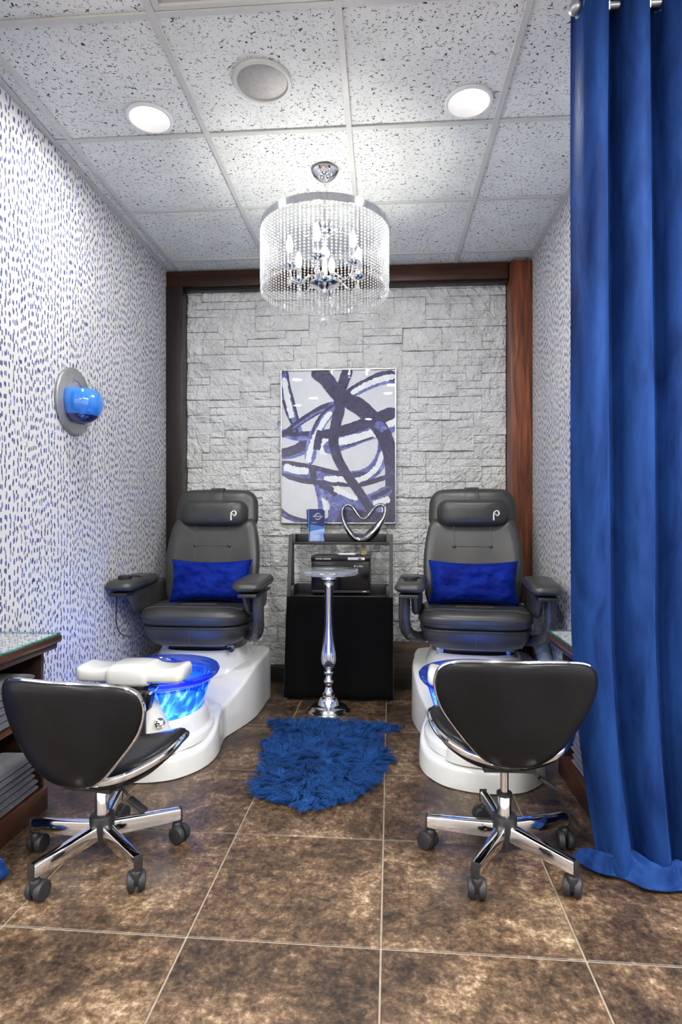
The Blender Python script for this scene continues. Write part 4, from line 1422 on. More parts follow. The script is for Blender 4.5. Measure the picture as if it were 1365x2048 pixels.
# ================================================================== rolling stool
def build_stool(label, loc, rz, base_deg, dz, ct):
    t = thing('rolling_stool', label, 'stool', loc, rz, 'rolling stools')
    # back: shield outline in (x, z), curving forwards at the sides (faces +y)
    hb = ((0.055, 0.351), (0.10, 0.376), (0.135, 0.412), (0.168, 0.452), (0.197, 0.49), (0.218, 0.525), (0.233, 0.57), (0.235, 0.608), (0.220, 0.644), (0.178, 0.665), (0.09, 0.673))
    bo = catmull([(0, 0.347, 0)] + [(x, z, 0) for x, z in hb] + [(0, 0.674, 0)] + [(-x, z, 0) for x, z in reversed(hb)], 4, True)
    bo = [(p.x, p.y + dz) for p in bo]
    Y0 = lambda a, b: -0.165 - 0.19 * (b - dz - 0.34) + 1.1 * a * a + 0.35 * max(0, 0.42 - (b - dz)) ** 1.2
    fb = lambda a, b, d: (a, Y0(a, b) + d, b)
    bk = MB().pad(bo, 0.026, 0.020, fb).obj('backrest', 'leather_stool', t, 80)
    MB().tube([fb(a * 1.0, b, 0.010) for a, b in bo], (0.0085, 0.005), 8, closed=True, flat=(0, 1, 0)).obj('chrome_edge', 'chrome', bk)
    # saddle seat: outline in (x, y), sides rising
    hs = ((0.09, -0.098), (0.145, -0.085), (0.19, -0.045), (0.222, 0.02), (0.228, 0.10), (0.203, 0.178), (0.13, 0.215), (0.05, 0.212))
    so = catmull([(0, -0.10, 0)] + [(x, y, 0) for x, y in hs] + [(0, 0.205, 0)] + [(-x, y, 0) for x, y in reversed(hs)], 4, True)
    so = [(p.x, p.y) for p in so]
    Z0 = lambda a, b: dz + 0.335 + 1.45 * a * a + 0.12 * max(0, b) + 0.18 * max(0, -b) ** 1.5 - 0.25 * max(0, b - 0.1) ** 1.5
    fs_ = lambda a, b, d: (a, b, Z0(a, b) + d)
    st = MB().pad(so, 0.042, 0.046, fs_).obj('seat', 'leather_stool', t, 80)
    MB().tube([fs_(a, b, -0.004) for a, b in so], (0.012, 0.0085), 8, closed=True, flat=(0, 0, 1)).obj('chrome_edge', 'chrome', st)
    MB().tube(catmull([(0, 0.02, dz + 0.312), (0, -0.08, dz + 0.316), (0, -0.128, dz + 0.345), (0, -0.138, dz + 0.40)], 5), (0.03, 0.005), 8, flat=(1, 0, 0)).obj('back_bracket', 'black_plastic', t)
    MB().box(-0.08, 0.08, -0.08, 0.08, dz + 0.300, dz + 0.316, 0.004).obj('seat_plate', 'black_plastic', t)
    # column
    MB().lathe([(0.013, 0.12), (0.013, dz + 0.302)], 18).obj('piston', 'chrome', t)
    MB().lathe([(0.0215, 0.10), (0.0215, ct), (0.020, ct + 0.002)], 24).obj('column', 'chrome', t)
    MB().lathe([(0.023, ct - 0.003), (0.0245, ct - 0.001), (0.0245, ct + 0.007), (0.016, ct + 0.011)], 20).obj('column_cap', 'black_plastic', t)
    MB().lathe([(0.022, 0.050), (0.032, 0.054), (0.0345, 0.08), (0.039, 0.11), (0.0395, 0.138), (0.036, 0.148), (0.026, 0.151)], 24).obj('hub', 'black_plastic', t)
    # lever on the right
    lv = MB().tube(catmull([(0.03, 0.0, dz + 0.300), (0.075, -0.005, dz + 0.284), (0.105, -0.01, dz + 0.262)], 4), 0.0042, 8).obj('lever', 'black_plastic', t)
    M = Matrix.Translation((0.133, -0.012, dz + 0.243)) @ Matrix.Rotation(radians(32), 4, 'Y')
    MB().box(-0.034, 0.034, -0.014, 0.014, -0.006, 0.006, 0.005, M=M).obj('lever_paddle', 'rubber', lv)
    # five legs with casters
    leg = MB()
    secs = []
    for r, hw, z0, z1 in ((0.030, 0.016, 0.074, 0.124), (0.12, 0.0145, 0.072, 0.118), (0.235, 0.013, 0.072, 0.112), (0.247, 0.011, 0.073, 0.110)):
        secs.append([(r, a, b) for a, b in rrect(hw, (z1 - z0) / 2, 0.005, 2, 0, (z0 + z1) / 2)])
    leg.loft(secs, True, True)
    lg = leg.obj('leg', 'chrome', t, 35)
    cap = MB()
    cap.box(0.246, 0.252, -0.013, 0.013, 0.070, 0.114, 0.002)
    cap.tube([(0.236, 0, 0.045), (0.236, 0, 0.074)], 0.008, 10)
    cs = MB()
    cs.lathe([(0.008, 0.076), (0.015, 0.073), (0.018, 0.066), (0.018, 0.046), (0.016, 0.030), (0.010, 0.024)], 18)
    hood = [(0.019 * 0, 0, 0)]
    cs2 = MB()
    cs2.lathe([(0.014, -0.030), (0.029, -0.027), (0.0325, -0.019), (0.0325, -0.008), (0.027, -0.005)], 22, M=Matrix.Translation((0, 0, 0.0328)) @ Matrix.Rotation(pi / 2, 4, 'X'))
    cs3 = MB()
    cs3.lathe([(0.027, 0.005), (0.0325, 0.008), (0.0325, 0.019), (0.029, 0.027), (0.014, 0.030)], 22, M=Matrix.Translation((0, 0, 0.0328)) @ Matrix.Rotation(pi / 2, 4, 'X'))
    rc = random.Random(int(base_deg * 7))
    first = None
    for k in range(5):
        a = radians(base_deg + 72 * k) - rz
        if first is None:
            L = lg
            C0 = cap.obj('leg_cap', 'black_plastic', t, 35)
            H = cs.obj('caster', 'rubber', t, 45)
            w1 = cs2.obj('wheel', 'dust_wheel', H, 40)
            w2 = cs3.obj('wheel', 'dust_wheel', H, 40)
            first = (L.data, C0.data, H.data, w1.data, w2.data)
        else:
            L = put('leg', first[0], t)
            C0 = put('leg_cap', first[1], t)
            H = put('caster', first[2], t)
            w1 = put('wheel', first[3], H)
            w2 = put('wheel', first[4], H)
        L.rotation_euler = (0, 0, a)
        C0.rotation_euler = (0, 0, a)
        H.location = (0.236 * cos(a), 0.236 * sin(a), 0)
        H.rotation_euler = (0, 0, rc.uniform(0, 2 * pi))
        H.scale = (0.9, 0.9, 0.9)
        # trail: wheel axle sits off the stem
        w1.location = (0.012, 0, 0)
        w2.location = (0.012, 0, 0)
    return t


# ================================================================== picture
def build_picture():
    X0, X1, Z0, Z1 = -0.685, 0.083, 1.053, 2.078
    yb = 3.942
    t = thing('framed_painting', 'large abstract painting of sweeping indigo brush loops on pale grey behind glass', 'painting', ((X0 + X1) / 2, yb, Z0))
    w, h = (X1 - X0) / 2, Z1 - Z0
    for a in ((-w, -w + 0.006, 0, h), (w - 0.006, w, 0, h), (-w, w, 0, 0.006), (-w, w, h - 0.006, h)):
        MB().box(a[0], a[1], -0.03, 0.0, a[2], a[3], 0.001).obj('frame_side', 'frame_silver', t, 30)
    cv = MB().box(-w + 0.004, w - 0.004, -0.018, -0.004, 0.004, h - 0.004).obj('canvas', 'canvas', t, 0)
    U = lambda X, Y: (-w + 0.006 + (X - 150) / 1040 * (2 * w - 0.012), h - 0.006 - (Y - 90) / 1390 * (h - 0.012))
    S = 2 * w / 1040
    lay = [0]
    rr = random.Random(5)
    lx, hx, lz, hz_ = -w + 0.0065, w - 0.0065, 0.0065, h - 0.0065

    def stroke(pts, wd, mat, jag=0.12, taper=True, off=0.0):
        P = catmull([(*U(x, y), 0) for x, y in pts], 12)
        n = len(P)
        yy = -0.0182 - lay[0] * 0.00009
        lay[0] += 1
        vs = []
        sd = rr.uniform(0, 99)
        for i in range(n):
            tg = (P[min(i + 1, n - 1)] - P[max(i - 1, 0)]).normalized()
            nm = Vector((-tg.y, tg.x, 0))
            q = i / (n - 1)
            ww = (wd if not isinstance(wd, (tuple, list)) else wd[0] + (wd[1] - wd[0]) * q) * S / 2
            if taper:
                ww *= min(1, 0.45 + 6 * min(q, 1 - q))
            for s_ in (1, -1):
                e_ = ww * (1 + jag * noise.noise(Vector((i * 0.55, s_ * 7, sd)))) 
                p = P[i] + nm * (e_ * s_ + off * S)
                vs.append((min(hx, max(lx, p.x)), yy, min(hz_, max(lz, p.y))))
        fs = [(2 * i, 2 * i + 1, 2 * i + 3, 2 * i + 2) for i in range(n - 1)]
        o = MB().add(vs, fs).obj('brush_stroke', mat, cv, 0, fix=False)
        return o
    D, B, Wt = 'paint_indigo', 'paint_blue', 'paint_white'
    bottom = [(600, 1330), (760, 1345), (930, 1360), (1060, 1330)]
    stroke(bottom, 190, B)
    stroke([(560, 1420), (760, 1430), (960, 1450), (1190, 1440)], 130, D, 0.2)
    stroke([(620, 1260), (640, 1340), (610, 1470)], 90, B)
    stroke([(430, 960), (490, 1120), (520, 1260), (530, 1390), (590, 1470)], (100, 60), B, 0.2)
    stroke([(535, 1240), (550, 1320), (560, 1440)], 42, Wt, 0.3)
    stroke([(100, 1340), (200, 1420), (330, 1462), (480, 1485)], (60, 40), D)
    stroke([(160, 1400), (250, 1458), (330, 1480)], 22, B)
    # left diagonal
    stroke([(150, 80), (180, 240), (225, 430), (275, 580), (340, 740)], 84, B, 0.15)
    stroke([(175, 85), (205, 250), (250, 420), (285, 560)], 22, D, 0.3, off=20)
    stroke([(160, 350), (200, 480), (250, 580)], 22, D, 0.3)
    stroke([(170, 150), (195, 300), (235, 480), (245, 520)], 52, Wt, 0.5)
    stroke([(265, 560), (320, 720), (370, 850), (420, 950)], 26, D)
    # pale violet band lower left
    stroke([(140, 880), (250, 870), (370, 830)], 40, B, 0.2)
    stroke([(140, 850), (260, 815), (400, 745), (520, 700)], 84, D, 0.1)
    stroke([(150, 640), (260, 690), (420, 690), (560, 690)], 70, B, 0.15)
    stroke([(140, 650), (260, 668), (400, 662), (560, 645)], 40, D, 0.15)
    # loop to the left
    stroke([(720, 400), (560, 425), (430, 490), (290, 580), (150, 690)], (70, 56), D, 0.1)
    stroke([(600, 428), (470, 478), (350, 550), (250, 620)], 20, B, 0.3)
    # inner loop
    stroke([(680, 390), (580, 480), (490, 610), (430, 760), (410, 940)], 104, B, 0.15)
    stroke([(640, 400), (530, 480), (460, 590), (425, 690)], 22, D, 0.3)
    stroke([(610, 470), (540, 550), (480, 660), (440, 740), (400, 880), (410, 930)], 50, Wt, 0.45)
    stroke([(515, 640), (490, 740), (480, 815)], 78, D, 0.05, taper=False)
    stroke([(560, 710), (545, 790), (530, 860)], 66, Wt, 0.4)
    # V from the top
    stroke([(450, 70), (560, 170), (640, 280), (740, 400)], (150, 110), D, 0.1)
    stroke([(770, 70), (720, 200), (680, 340), (690, 440)], (100, 90), D, 0.1)
    # right top arc
    stroke([(1200, 150), (1060, 165), (920, 225), (800, 290), (690, 380)], (110, 80), D, 0.12)
    stroke([(1190, 210), (1060, 220), (930, 268), (840, 315)], 26, B, 0.3)
    stroke([(1195, 155), (1080, 175), (960, 215), (860, 262), (790, 305)], (56, 44), Wt, 0.4)
    # broad band across
    stroke([(1200, 590), (1040, 640), (860, 700), (700, 760), (540, 810)], 120, B, 0.12)
    stroke([(1200, 560), (1100, 590), (1000, 665), (850, 705), (720, 735), (660, 755)], (84, 66), Wt, 0.35)
    stroke([(1000, 700), (860, 745), (690, 800)], 12, D, 0.4)
    stroke([(1200, 470), (1020, 540), (820, 612), (640, 660), (520, 675)], (120, 80), D, 0.08)
    # lower ring
    stroke([(120, 985), (300, 1010), (460, 1040), (640, 1070), (830, 1075), (960, 1030), (1050, 930), (1090, 810), (1060, 720)], (150, 110), B, 0.1)
    stroke([(120, 925), (280, 945), (440, 975), (600, 1015), (760, 1045), (940, 1030)], 44, D, 0.2)
    stroke([(150, 1030), (300, 1085), (460, 1110), (650, 1122), (850, 1132), (1000, 1100), (1150, 1050)], 44, D, 0.2)
    stroke([(170, 965), (280, 1000), (400, 1010)], 64, Wt, 0.4)
    stroke([(540, 1075), (680, 1085), (850, 1095), (960, 1040), (1040, 950), (1075, 830)], (54, 44), Wt, 0.45)
    stroke([(430, 960), (440, 1040), (450, 1090)], 60, D, 0.3)
    # right heavy stroke
    stroke([(720, 370), (840, 410), (950, 500), (1050, 620), (1110, 740), (1150, 880), (1165, 1050), (1165, 1250), (1150, 1470)], (150, 120), D, 0.06)
    stroke([(1010, 600), (1060, 600), (1090, 650)], 70, B, 0.3)
    # centre down stroke
    stroke([(710, 390), (665, 520), (640, 640), (630, 760), (680, 920), (770, 1070), (870, 1210), (960, 1350)], (100, 76), D, 0.06)
    # lower right fan
    stroke([(520, 1180), (600, 1230), (700, 1290), (840, 1310), (1000, 1260), (1150, 1170)], 110, B, 0.15)
    stroke([(500, 1130), (580, 1165), (660, 1225)], 60, D, 0.3)
    stroke([(640, 1160), (730, 1215), (850, 1270)], (70, 30), Wt, 0.4)
    stroke([(970, 1260), (1060, 1220), (1150, 1165)], 40, D, 0.3)
    stroke([(990, 1310), (1070, 1290), (1140, 1260)], 56, Wt, 0.4)
    stroke([(870, 1210), (960, 1350), (1010, 1440)], 76, D, 0.06)
    MB().box(-w + 0.006, w - 0.006, -0.0275, -0.0255, 0.006, h - 0.006).obj('glazing', 'pane', t, 0)


# ================================================================== shelf stand and what stands on it
def build_shelf():
    t = thing('shelf_stand', 'black two-tier ladder shelf stand skirted with black cloth below the painting', 'shelf', (-0.27, 3.6, 0))
    yf = lambda z: 3.522 + 0.207 * z - 3.6
    for sx in (-1, 1):
        xo = sx * 0.330
        pts = [(yf(0), 0), (yf(0.99), 0.985), (yf(0.99) + 0.012, 0.99), (0.205, 0.99), (0.21, 0.98), (0.21, 0.0)]
        # upright board and slanted front stile
        fr = [(yf(0), 0.0), (yf(0.985), 0.985), (yf(0.985) + 0.045, 0.985), (yf(0) + 0.045, 0.0)]
        MB().loft([[(xo - sx * e, y, z) for y, z in fr] for e in (0.0, 0.024)], True, True).obj('front_stile', 'black_shelf', t, 30)
        MB().box(min(xo, xo - sx * 0.024), max(xo, xo - sx * 0.024), 0.165, 0.205, 0, 0.985, 0.002).obj('rear_stile', 'black_shelf', t, 30)
    for nm, zb, y0, lip in (('top_shelf', 0.922, yf(0.93) + 0.006, 0.05), ('middle_shelf', 0.592, yf(0.60) + 0.006, 0.06)):
        sh = MB().box(-0.304, 0.304, y0, 0.205, zb, zb + 0.017, 0.002).obj(nm, 'black_shelf', t, 30)
        MB().box(-0.304, 0.304, 0.190, 0.204, zb + 0.0172, zb + 0.0172 + lip, 0.002).obj('back_rail', 'black_shelf', sh, 30)
        for sx in (-1, 1):
            o = [(y0 + 0.002, 0), (y0 + 0.002, lip * 0.6), (y0 + 0.012, lip), (0.189, lip), (0.189, 0)]
            MB().loft([[(sx * (0.304 - e), y, zb + 0.0172 + z) for y, z in o] for e in (0, 0.016)], True, True).obj('side_rail', 'black_shelf', sh, 30)
    # cloth skirt: gentle folds
    rows = []
    for j in range(13):
        z = 0.605 - 0.590 * j / 12
        row = []
        for i in range(61):
            x = -0.327 + 0.654 * i / 60
            q = j / 12
            d = 0.006 * q * sin(x * 36 + 1.2 * sin(x * 11)) + 0.004 * q * noise.noise(Vector((x * 14, z * 5, 2)))
            row.append((x, yf(z) - 0.012 + d, z + (0.004 * sin(x * 30) if j == 12 else 0)))
        rows.append(row)
    vs, fs = rows_to_mesh(rows)
    sk = MB().add(vs, fs).obj('cloth_skirt', 'black_cloth', t, 80, fix=False)
    md = sk.modifiers.new('thick', 'SOLIDIFY')
    md.thickness = 0.003

    # towel warmer
    zs = 0.6092
    t = thing('towel_warmer', 'glossy black towel warmer cabinet on the middle shelf behind the pedestal table', 'towel warmer', (-0.267, 3.69, zs))
    MB().box(-0.185, 0.185, -0.0, 0.19, 0.012, 0.245, 0.008).obj('body', 'black_shelf', t)
    MB().box(-0.185, 0.185, -0.012, -0.0003, 0.212, 0.243, 0.003).obj('control_panel', 'black_gloss', t)
    dr = MB().box(-0.180, 0.180, -0.016, -0.0004, 0.034, 0.207, 0.004).obj('door', 'black_gloss', t)
    MB().box(-0.155, -0.045, -0.022, -0.0164, 0.184, 0.196, 0.004).obj('handle', 'black_plastic', dr)
    MB().box(-0.182, 0.182, -0.010, -0.0003, 0.014, 0.031, 0.003).obj('base_strip', 'black_plastic', t)
    MB().box(0.138, 0.162, -0.0115, -0.0102, 0.021, 0.028, 0.0004).obj('rating_label', 'panel_silver', t)
    pl = MB().box(0.045, 0.152, -0.0145, -0.0122, 0.220, 0.236, 0.001).obj('switch_plate', 'panel_silver', t)
    MB().box(0.11, 0.128, -0.0165, -0.0146, 0.223, 0.232, 0.001).obj('rocker_switch', 'black_plastic', pl)
    MB().lathe([(0.004, 0), (0.004, 0.002)], 10, M=Matrix.Translation((0.144, -0.0146, 0.228)) @ Matrix.Rotation(pi / 2, 4, 'X')).obj('indicator', 'red_digit', pl)
    text_obj('lettering', 'TOWEL WARMER', 0.0125, 'text_white', t, facing_front(-0.158, -0.0124, 0.222))
    for k in range(6):
        MB().box(0.085 + k * 0.011, 0.092 + k * 0.011, -0.0168, -0.0162, 0.176 + 0.004 * (k % 2), 0.188 - 0.003 * (k % 3)).obj('door_emblem_bar', 'brushed_metal', dr, 0)
    for sx in (-1, 1):
        for yy in (0.03, 0.16):
            MB().lathe([(0.012, 0.0), (0.014, 0.012)], 12, (sx * 0.14, yy, 0)).obj('foot', 'rubber', t)
    # white pen-like wand on it
    t = thing('white_file', 'white slim nail tool lying on top of the towel warmer', 'tool', (-0.235, 3.76, zs + 0.2455))
    MB().tube([(-0.052, 0, 0.0062), (-0.044, 0, 0.0062), (0.052, 0, 0.0062), (0.056, 0, 0.0062)], [0.0025, 0.0062, 0.0062, 0.0052], 12).obj('shaft', 'white_paint', t)
    MB().tube([(-0.062, 0, 0.0045), (-0.052, 0, 0.0058)], [0.001, 0.0025], 10).obj('tip', 'brushed_metal', t)
    # wooden slat leaning behind
    o = MB().box(-0.143, -0.115, 3.818, 3.826, 0.6095, 0.915, 0.001).obj('wood_slat', 'pine', smooth=30)
    tag(o, 'narrow pale wooden slat standing behind the towel warmer', 'slat')

    # brochure holder with leaflets
    zt = 0.9395
    t = thing('brochure_holder', 'clear acrylic holder standing at the left of the top shelf', 'holder', (-0.432, 3.79, zt), radians(17))
    MB().box(-0.052, 0.052, -0.018, 0.03, 0.0, 0.003).obj('floor_plate', 'holder_acrylic', t, 0)
    MB().box(-0.052, 0.052, -0.020, -0.018, 0.0, 0.062).obj('front_plate', 'holder_acrylic', t, 0)
    MB().box(-0.052, 0.052, 0.03, 0.032, 0.0, 0.12).obj('back_plate', 'holder_acrylic', t, 0)
    for sx in (-1, 1):
        MB().box(min(sx * 0.052, sx * 0.054), max(sx * 0.052, sx * 0.054), -0.02, 0.032, 0, 0.09).obj('side_plate', 'holder_acrylic', t, 0)
    locs = [(0.003, -0.0145, 1.6), (-0.001, -0.0085, 0.9), (-0.003, -0.0035, -1.2), (-0.002, 0.0035, -2.4), (-0.002, 0.0105, -1.4), (-0.001, 0.0175, -3.0)]
    labels = ['front leaflet in the acrylic holder, navy cover with a silver ring', 'second leaflet from the front in the acrylic holder', 'third leaflet from the front in the acrylic holder',
              'fourth leaflet from the front in the acrylic holder', 'fifth leaflet from the front in the acrylic holder', 'rearmost leaflet in the acrylic holder']
    base = Matrix.Translation((-0.432, 3.79, zt)) @ Matrix.Rotation(radians(17), 4, 'Z')
    for k, (x, y, rot) in enumerate(locs):
        p = base @ Vector((x, y, 0.0035))
        b = thing('brochure', labels[k], 'leaflet', p, 0, 'leaflets in the acrylic holder')
        b.rotation_euler = (radians(-3.5), radians(rot), radians(17))
        MB().box(-0.047, 0.047, -0.0015, 0.0015, 0, 0.205 if k else 0.198).obj('sheets', 'brochure_paper' if k == 0 else ('brochure_mid', 'brochure_navy')[k % 2], b, 0)
        if k == 0:
            cov = MB().add([(-0.047, -0.0019, 0.105), (0.047, -0.0019, 0.092), (0.047, -0.0019, 0.198), (-0.047, -0.0019, 0.198), (-0.047, -0.0015, 0.105), (0.047, -0.0015, 0.092), (0.047, -0.0015, 0.198), (-0.047, -0.0015, 0.198)],
                           [(0, 1, 2, 3), (0, 4, 5, 1), (1, 5, 6, 2), (2, 6, 7, 3), (3, 7, 4, 0)]).obj('cover', 'brochure_navy', b, 0)
            MB().add([(-0.047, -0.0018, 0.06), (0.047, -0.0018, 0.082), (0.047, -0.0018, 0.0915), (-0.047, -0.0018, 0.1045), (-0.047, -0.0015, 0.06), (0.047, -0.0015, 0.082), (0.047, -0.0015, 0.0915), (-0.047, -0.0015, 0.1045)], [(0, 1, 2, 3), (0, 4, 5, 1), (1, 5, 6, 2), (2, 6, 7, 3), (3, 7, 4, 0)]).obj('colour_band', 'brochure_mid', b, 0)
            MB().box(-0.03, 0.03, -0.0018, -0.0015, 0.038, 0.058).obj('photo_block', 'brochure_pale', b, 0)
            # silver ring of two crescents
            for s0 in (0.35, 0.35 + pi):
                out = []
                n = 18
                for i in range(n + 1):
                    a = s0 + pi * 0.98 * i / n
                    th = 0.0062 * sin(pi * i / n) + 0.0004
                    out.append((a, th))
                vs = [(0.002 + 0.022 * cos(a), -0.0022, 0.158 + 0.022 * sin(a)) for a, th in out] + [(0.002 + (0.022 - th) * cos(a), -0.0022, 0.158 + (0.022 - th) * sin(a)) for a, th in out]
                vs += [(v[0], -0.0019, v[2]) for v in vs]
                m_ = n + 1
                fs = [(i, i + 1, m_ + i + 1, m_ + i) for i in range(n)] + [(i, 2 * m_ + i, 2 * m_ + i + 1, i + 1) for i in range(n)] + [(m_ + i, m_ + i + 1, 3 * m_ + i + 1, 3 * m_ + i) for i in range(n)]
                MB().add(vs, fs).obj('ring_crescent', 'brushed_metal', cov, 0)
            text_obj('title', 'OVERLAND', 0.0125, 'text_white', cov, facing_front(0.002, -0.0024, 0.154), 0.0002, 'CENTER')
            text_obj('subtitle', 'SALON & SPA', 0.0058, 'text_white', cov, facing_front(-0.04, -0.0021, 0.116), 0.0002)
            for i, s in enumerate(('SUSTAINABLE', 'Recognized', 'Experiences')):
                text_obj('text_line', s, 0.0105, 'text_white', b, facing_front(-0.028, -0.0019, 0.046 - i * 0.0125), 0.0002)

    # heart sculpture
    k = 0.000304
    raw = [(500, 850, .022), (380, 785, .021), (270, 650, .019), (190, 500, .0165), (150, 330, .014), (165, 205, .0125), (238, 130, .0115), (330, 142, .0115), (405, 228, .012), (480, 340, .0125), (545, 402, .013), (600, 420, .013), (665, 392, .0125), (750, 285, .012), (840, 175, .0115), (930, 125, .0115), (1015, 142, .0125), (1055, 215, .014), (1035, 340, .017), (975, 460, .022), (890, 590, .029), (780, 715, .033), (650, 820, .030), (570, 850, .025)]
    path = [((a - 600) * k, 0, (890 - b) * k + 0.002) for a, b, r in raw]
    cr = catmull([(*p, ) for p in path], 5, True)
    rr = []
    n = len(raw)
    for i in range(n):
        for q in range(5):
            rr.append(raw[i][2] * (1 - q / 5) + raw[(i + 1) % n][2] * (q / 5))
    mb = MB().tube([(p.x, p.y, p.z) for p in cr], [(r * 1.5, r * 0.95) for r in rr], 18, closed=True, flat=(0, 1, 0))
    mb.v = [(x, y, max(z, 0.0)) for x, y, z in mb.v]
    t = mb.obj('heart_sculpture', 'dark_chrome', smooth=80)
    t.location = (-0.126, 3.785, zt)
    tag(t, 'polished silver open heart sculpture at the right of the top shelf', 'sculpture')


def build_pedestal_table():
    t = thing('pedestal_table', 'tall silver baluster pedestal table with a round glass top by the blue rug', 'side table', (-0.306, 3.31, 0))
    base = [(0.0, 0.0), (0.118, 0.0), (0.119, 0.012), (0.112, 0.02), (0.108, 0.022), (0.100, 0.034), (0.092, 0.04), (0.064, 0.05), (0.060, 0.066), (0.050, 0.088), (0.044, 0.094), (0.036, 0.097)]
    MB().lathe(base, 48).obj('base', 'silver_polished', t, 35)
    stem = [(0.036, 0.096), (0.038, 0.106), (0.028, 0.118), (0.020, 0.14), (0.019, 0.155), (0.026, 0.165), (0.030, 0.176), (0.026, 0.186), (0.018, 0.198), (0.016, 0.21), (0.026, 0.216), (0.028, 0.226), (0.026, 0.236), (0.018, 0.242),
            (0.020, 0.246), (0.036, 0.258), (0.044, 0.28), (0.046, 0.305), (0.042, 0.345), (0.034, 0.40), (0.0275, 0.47), (0.024, 0.56), (0.0235, 0.64), (0.026, 0.70), (0.028, 0.728), (0.022, 0.735)]
    MB().lathe(stem, 32).obj('stem', 'silver_polished', t, 50)
    MB().lathe([(0.022, 0.734), (0.040, 0.744), (0.044, 0.750), (0.040, 0.766), (0.036, 0.771)], 32).obj('top_cup', 'silver_polished', t, 35)
    MB().lathe([(0.0, 0.7715), (0.13, 0.7715), (0.150, 0.7725), (0.162, 0.776), (0.166, 0.784), (0.166, 0.792), (0.163, 0.797), (0.155, 0.80), (0.0, 0.80)], 56, cap=False).obj('glass_top', 'glass_clear', t, 35)
    MB().loft([[(r * cos(2 * pi * q / 56), r * sin(2 * pi * q / 56), z) for q in range(56)] for r, z in ((0.158, 0.803), (0.164, 0.803), (0.164, 0.8005), (0.158, 0.8005))], True, False, loop=True).obj('glass_lip', 'glass_clear', t, 30)


# ================================================================== rug
def build_rug():
    t = thing('fur_rug', 'shaggy blue faux sheepskin rug on the brown tiles', 'rug', (-0.265, 2.65, 0))
    out = catmull([(x, y, 0) for x, y in ((-0.36, 0.485), (-0.22, 0.47), (-0.05, 0.475), (0.08, 0.47), (0.2, 0.455), (0.335, 0.445), (0.33, 0.395), (0.225, 0.35), (0.245, 0.22), (0.285, 0.08), (0.27, -0.05), (0.235, -0.11), (0.22, -0.24), (0.165, -0.35),
                                          (0.06, -0.43), (-0.02, -0.46), (-0.10, -0.43), (-0.18, -0.40), (-0.235, -0.32), (-0.26, -0.2), (-0.25, -0.12), (-0.28, 0.02), (-0.30, 0.14), (-0.245, 0.25), (-0.26, 0.34), (-0.31, 0.42))], 4, True)
    out = [(p.x, p.y) for p in out]
    hide = MB().loft([[(x * s, y * s, z) for x, y in out] for s, z in ((0.97, 0.001), (0.975, 0.006), (0.96, 0.012))], True, True).obj('hide', 'fur', t, 60)

    def inside(x, y):
        c = False
        n = len(out)
        for i in range(n):
            x1, y1 = out[i]
            x2, y2 = out[i - 1]
            if (y1 > y) != (y2 > y) and x < (x2 - x1) * (y - y1) / (y2 - y1) + x1:
                c = not c
        return c
    rr = random.Random(3)
    vs, fs = [], []
    cnt = 0
    while cnt < 1500:
        x, y = rr.uniform(-0.37, 0.34), rr.uniform(-0.47, 0.49)
        if not inside(x / 0.97, y / 0.97):
            continue
        cnt += 1
        # one lock: hairs lean the same way and close up at the tip
        a = atan2(y, x * 1.2) + 2.6 * noise.noise(Vector((x * 5.5, y * 5.5, 1.7))) + rr.gauss(0, 0.45)
        L0 = rr.uniform(0.05, 0.085)
        lift = rr.uniform(0.16, 0.62)
        bend = rr.gauss(0, 0.5)
        for _ in range(26):
            q_, b_ = rr.uniform(0, 2 * pi), 0.017 * sqrt(rr.random())
            ox, oy = b_ * cos(q_), b_ * sin(q_)
            if not inside((x + ox) / 0.985, (y + oy) / 0.985):
                continue
            L = L0 * rr.uniform(0.7, 1.05)
            a1 = a + rr.gauss(0, 0.10)
            w = rr.uniform(0.0006, 0.0013)
            lf = lift * rr.uniform(0.8, 1.15)
            o = len(vs)
            X, Y, Z = x + ox, y + oy, 0.008
            for k in range(5):
                aa = a1 + bend * k / 4
                if k:
                    st = L / 4
                    el = lf * (1.5, 0.9, 0.15, -0.75)[k - 1]
                    X += cos(aa) * st * cos(el) - ox * 0.13
                    Y += sin(aa) * st * cos(el) - oy * 0.13
                    Z = max(0.005, Z + sin(el) * st)
                ww = w * (0.9, 1.0, 0.9, 0.6, 0.0)[k]
                if k < 4:
                    vs.append((X - sin(aa) * ww, Y + cos(aa) * ww, Z))
                    vs.append((X + sin(aa) * ww, Y - cos(aa) * ww, Z))
                else:
                    vs.append((X, Y, Z))
            fs += [(o, o + 1, o + 3, o + 2), (o + 2, o + 3, o + 5, o + 4), (o + 4, o + 5, o + 7, o + 6), (o + 6, o + 7, o + 8)]
    f = MB().add(vs, fs).obj('fur_pile', 'fur', t, 80, fix=False)
    tag(f, kind='stuff')


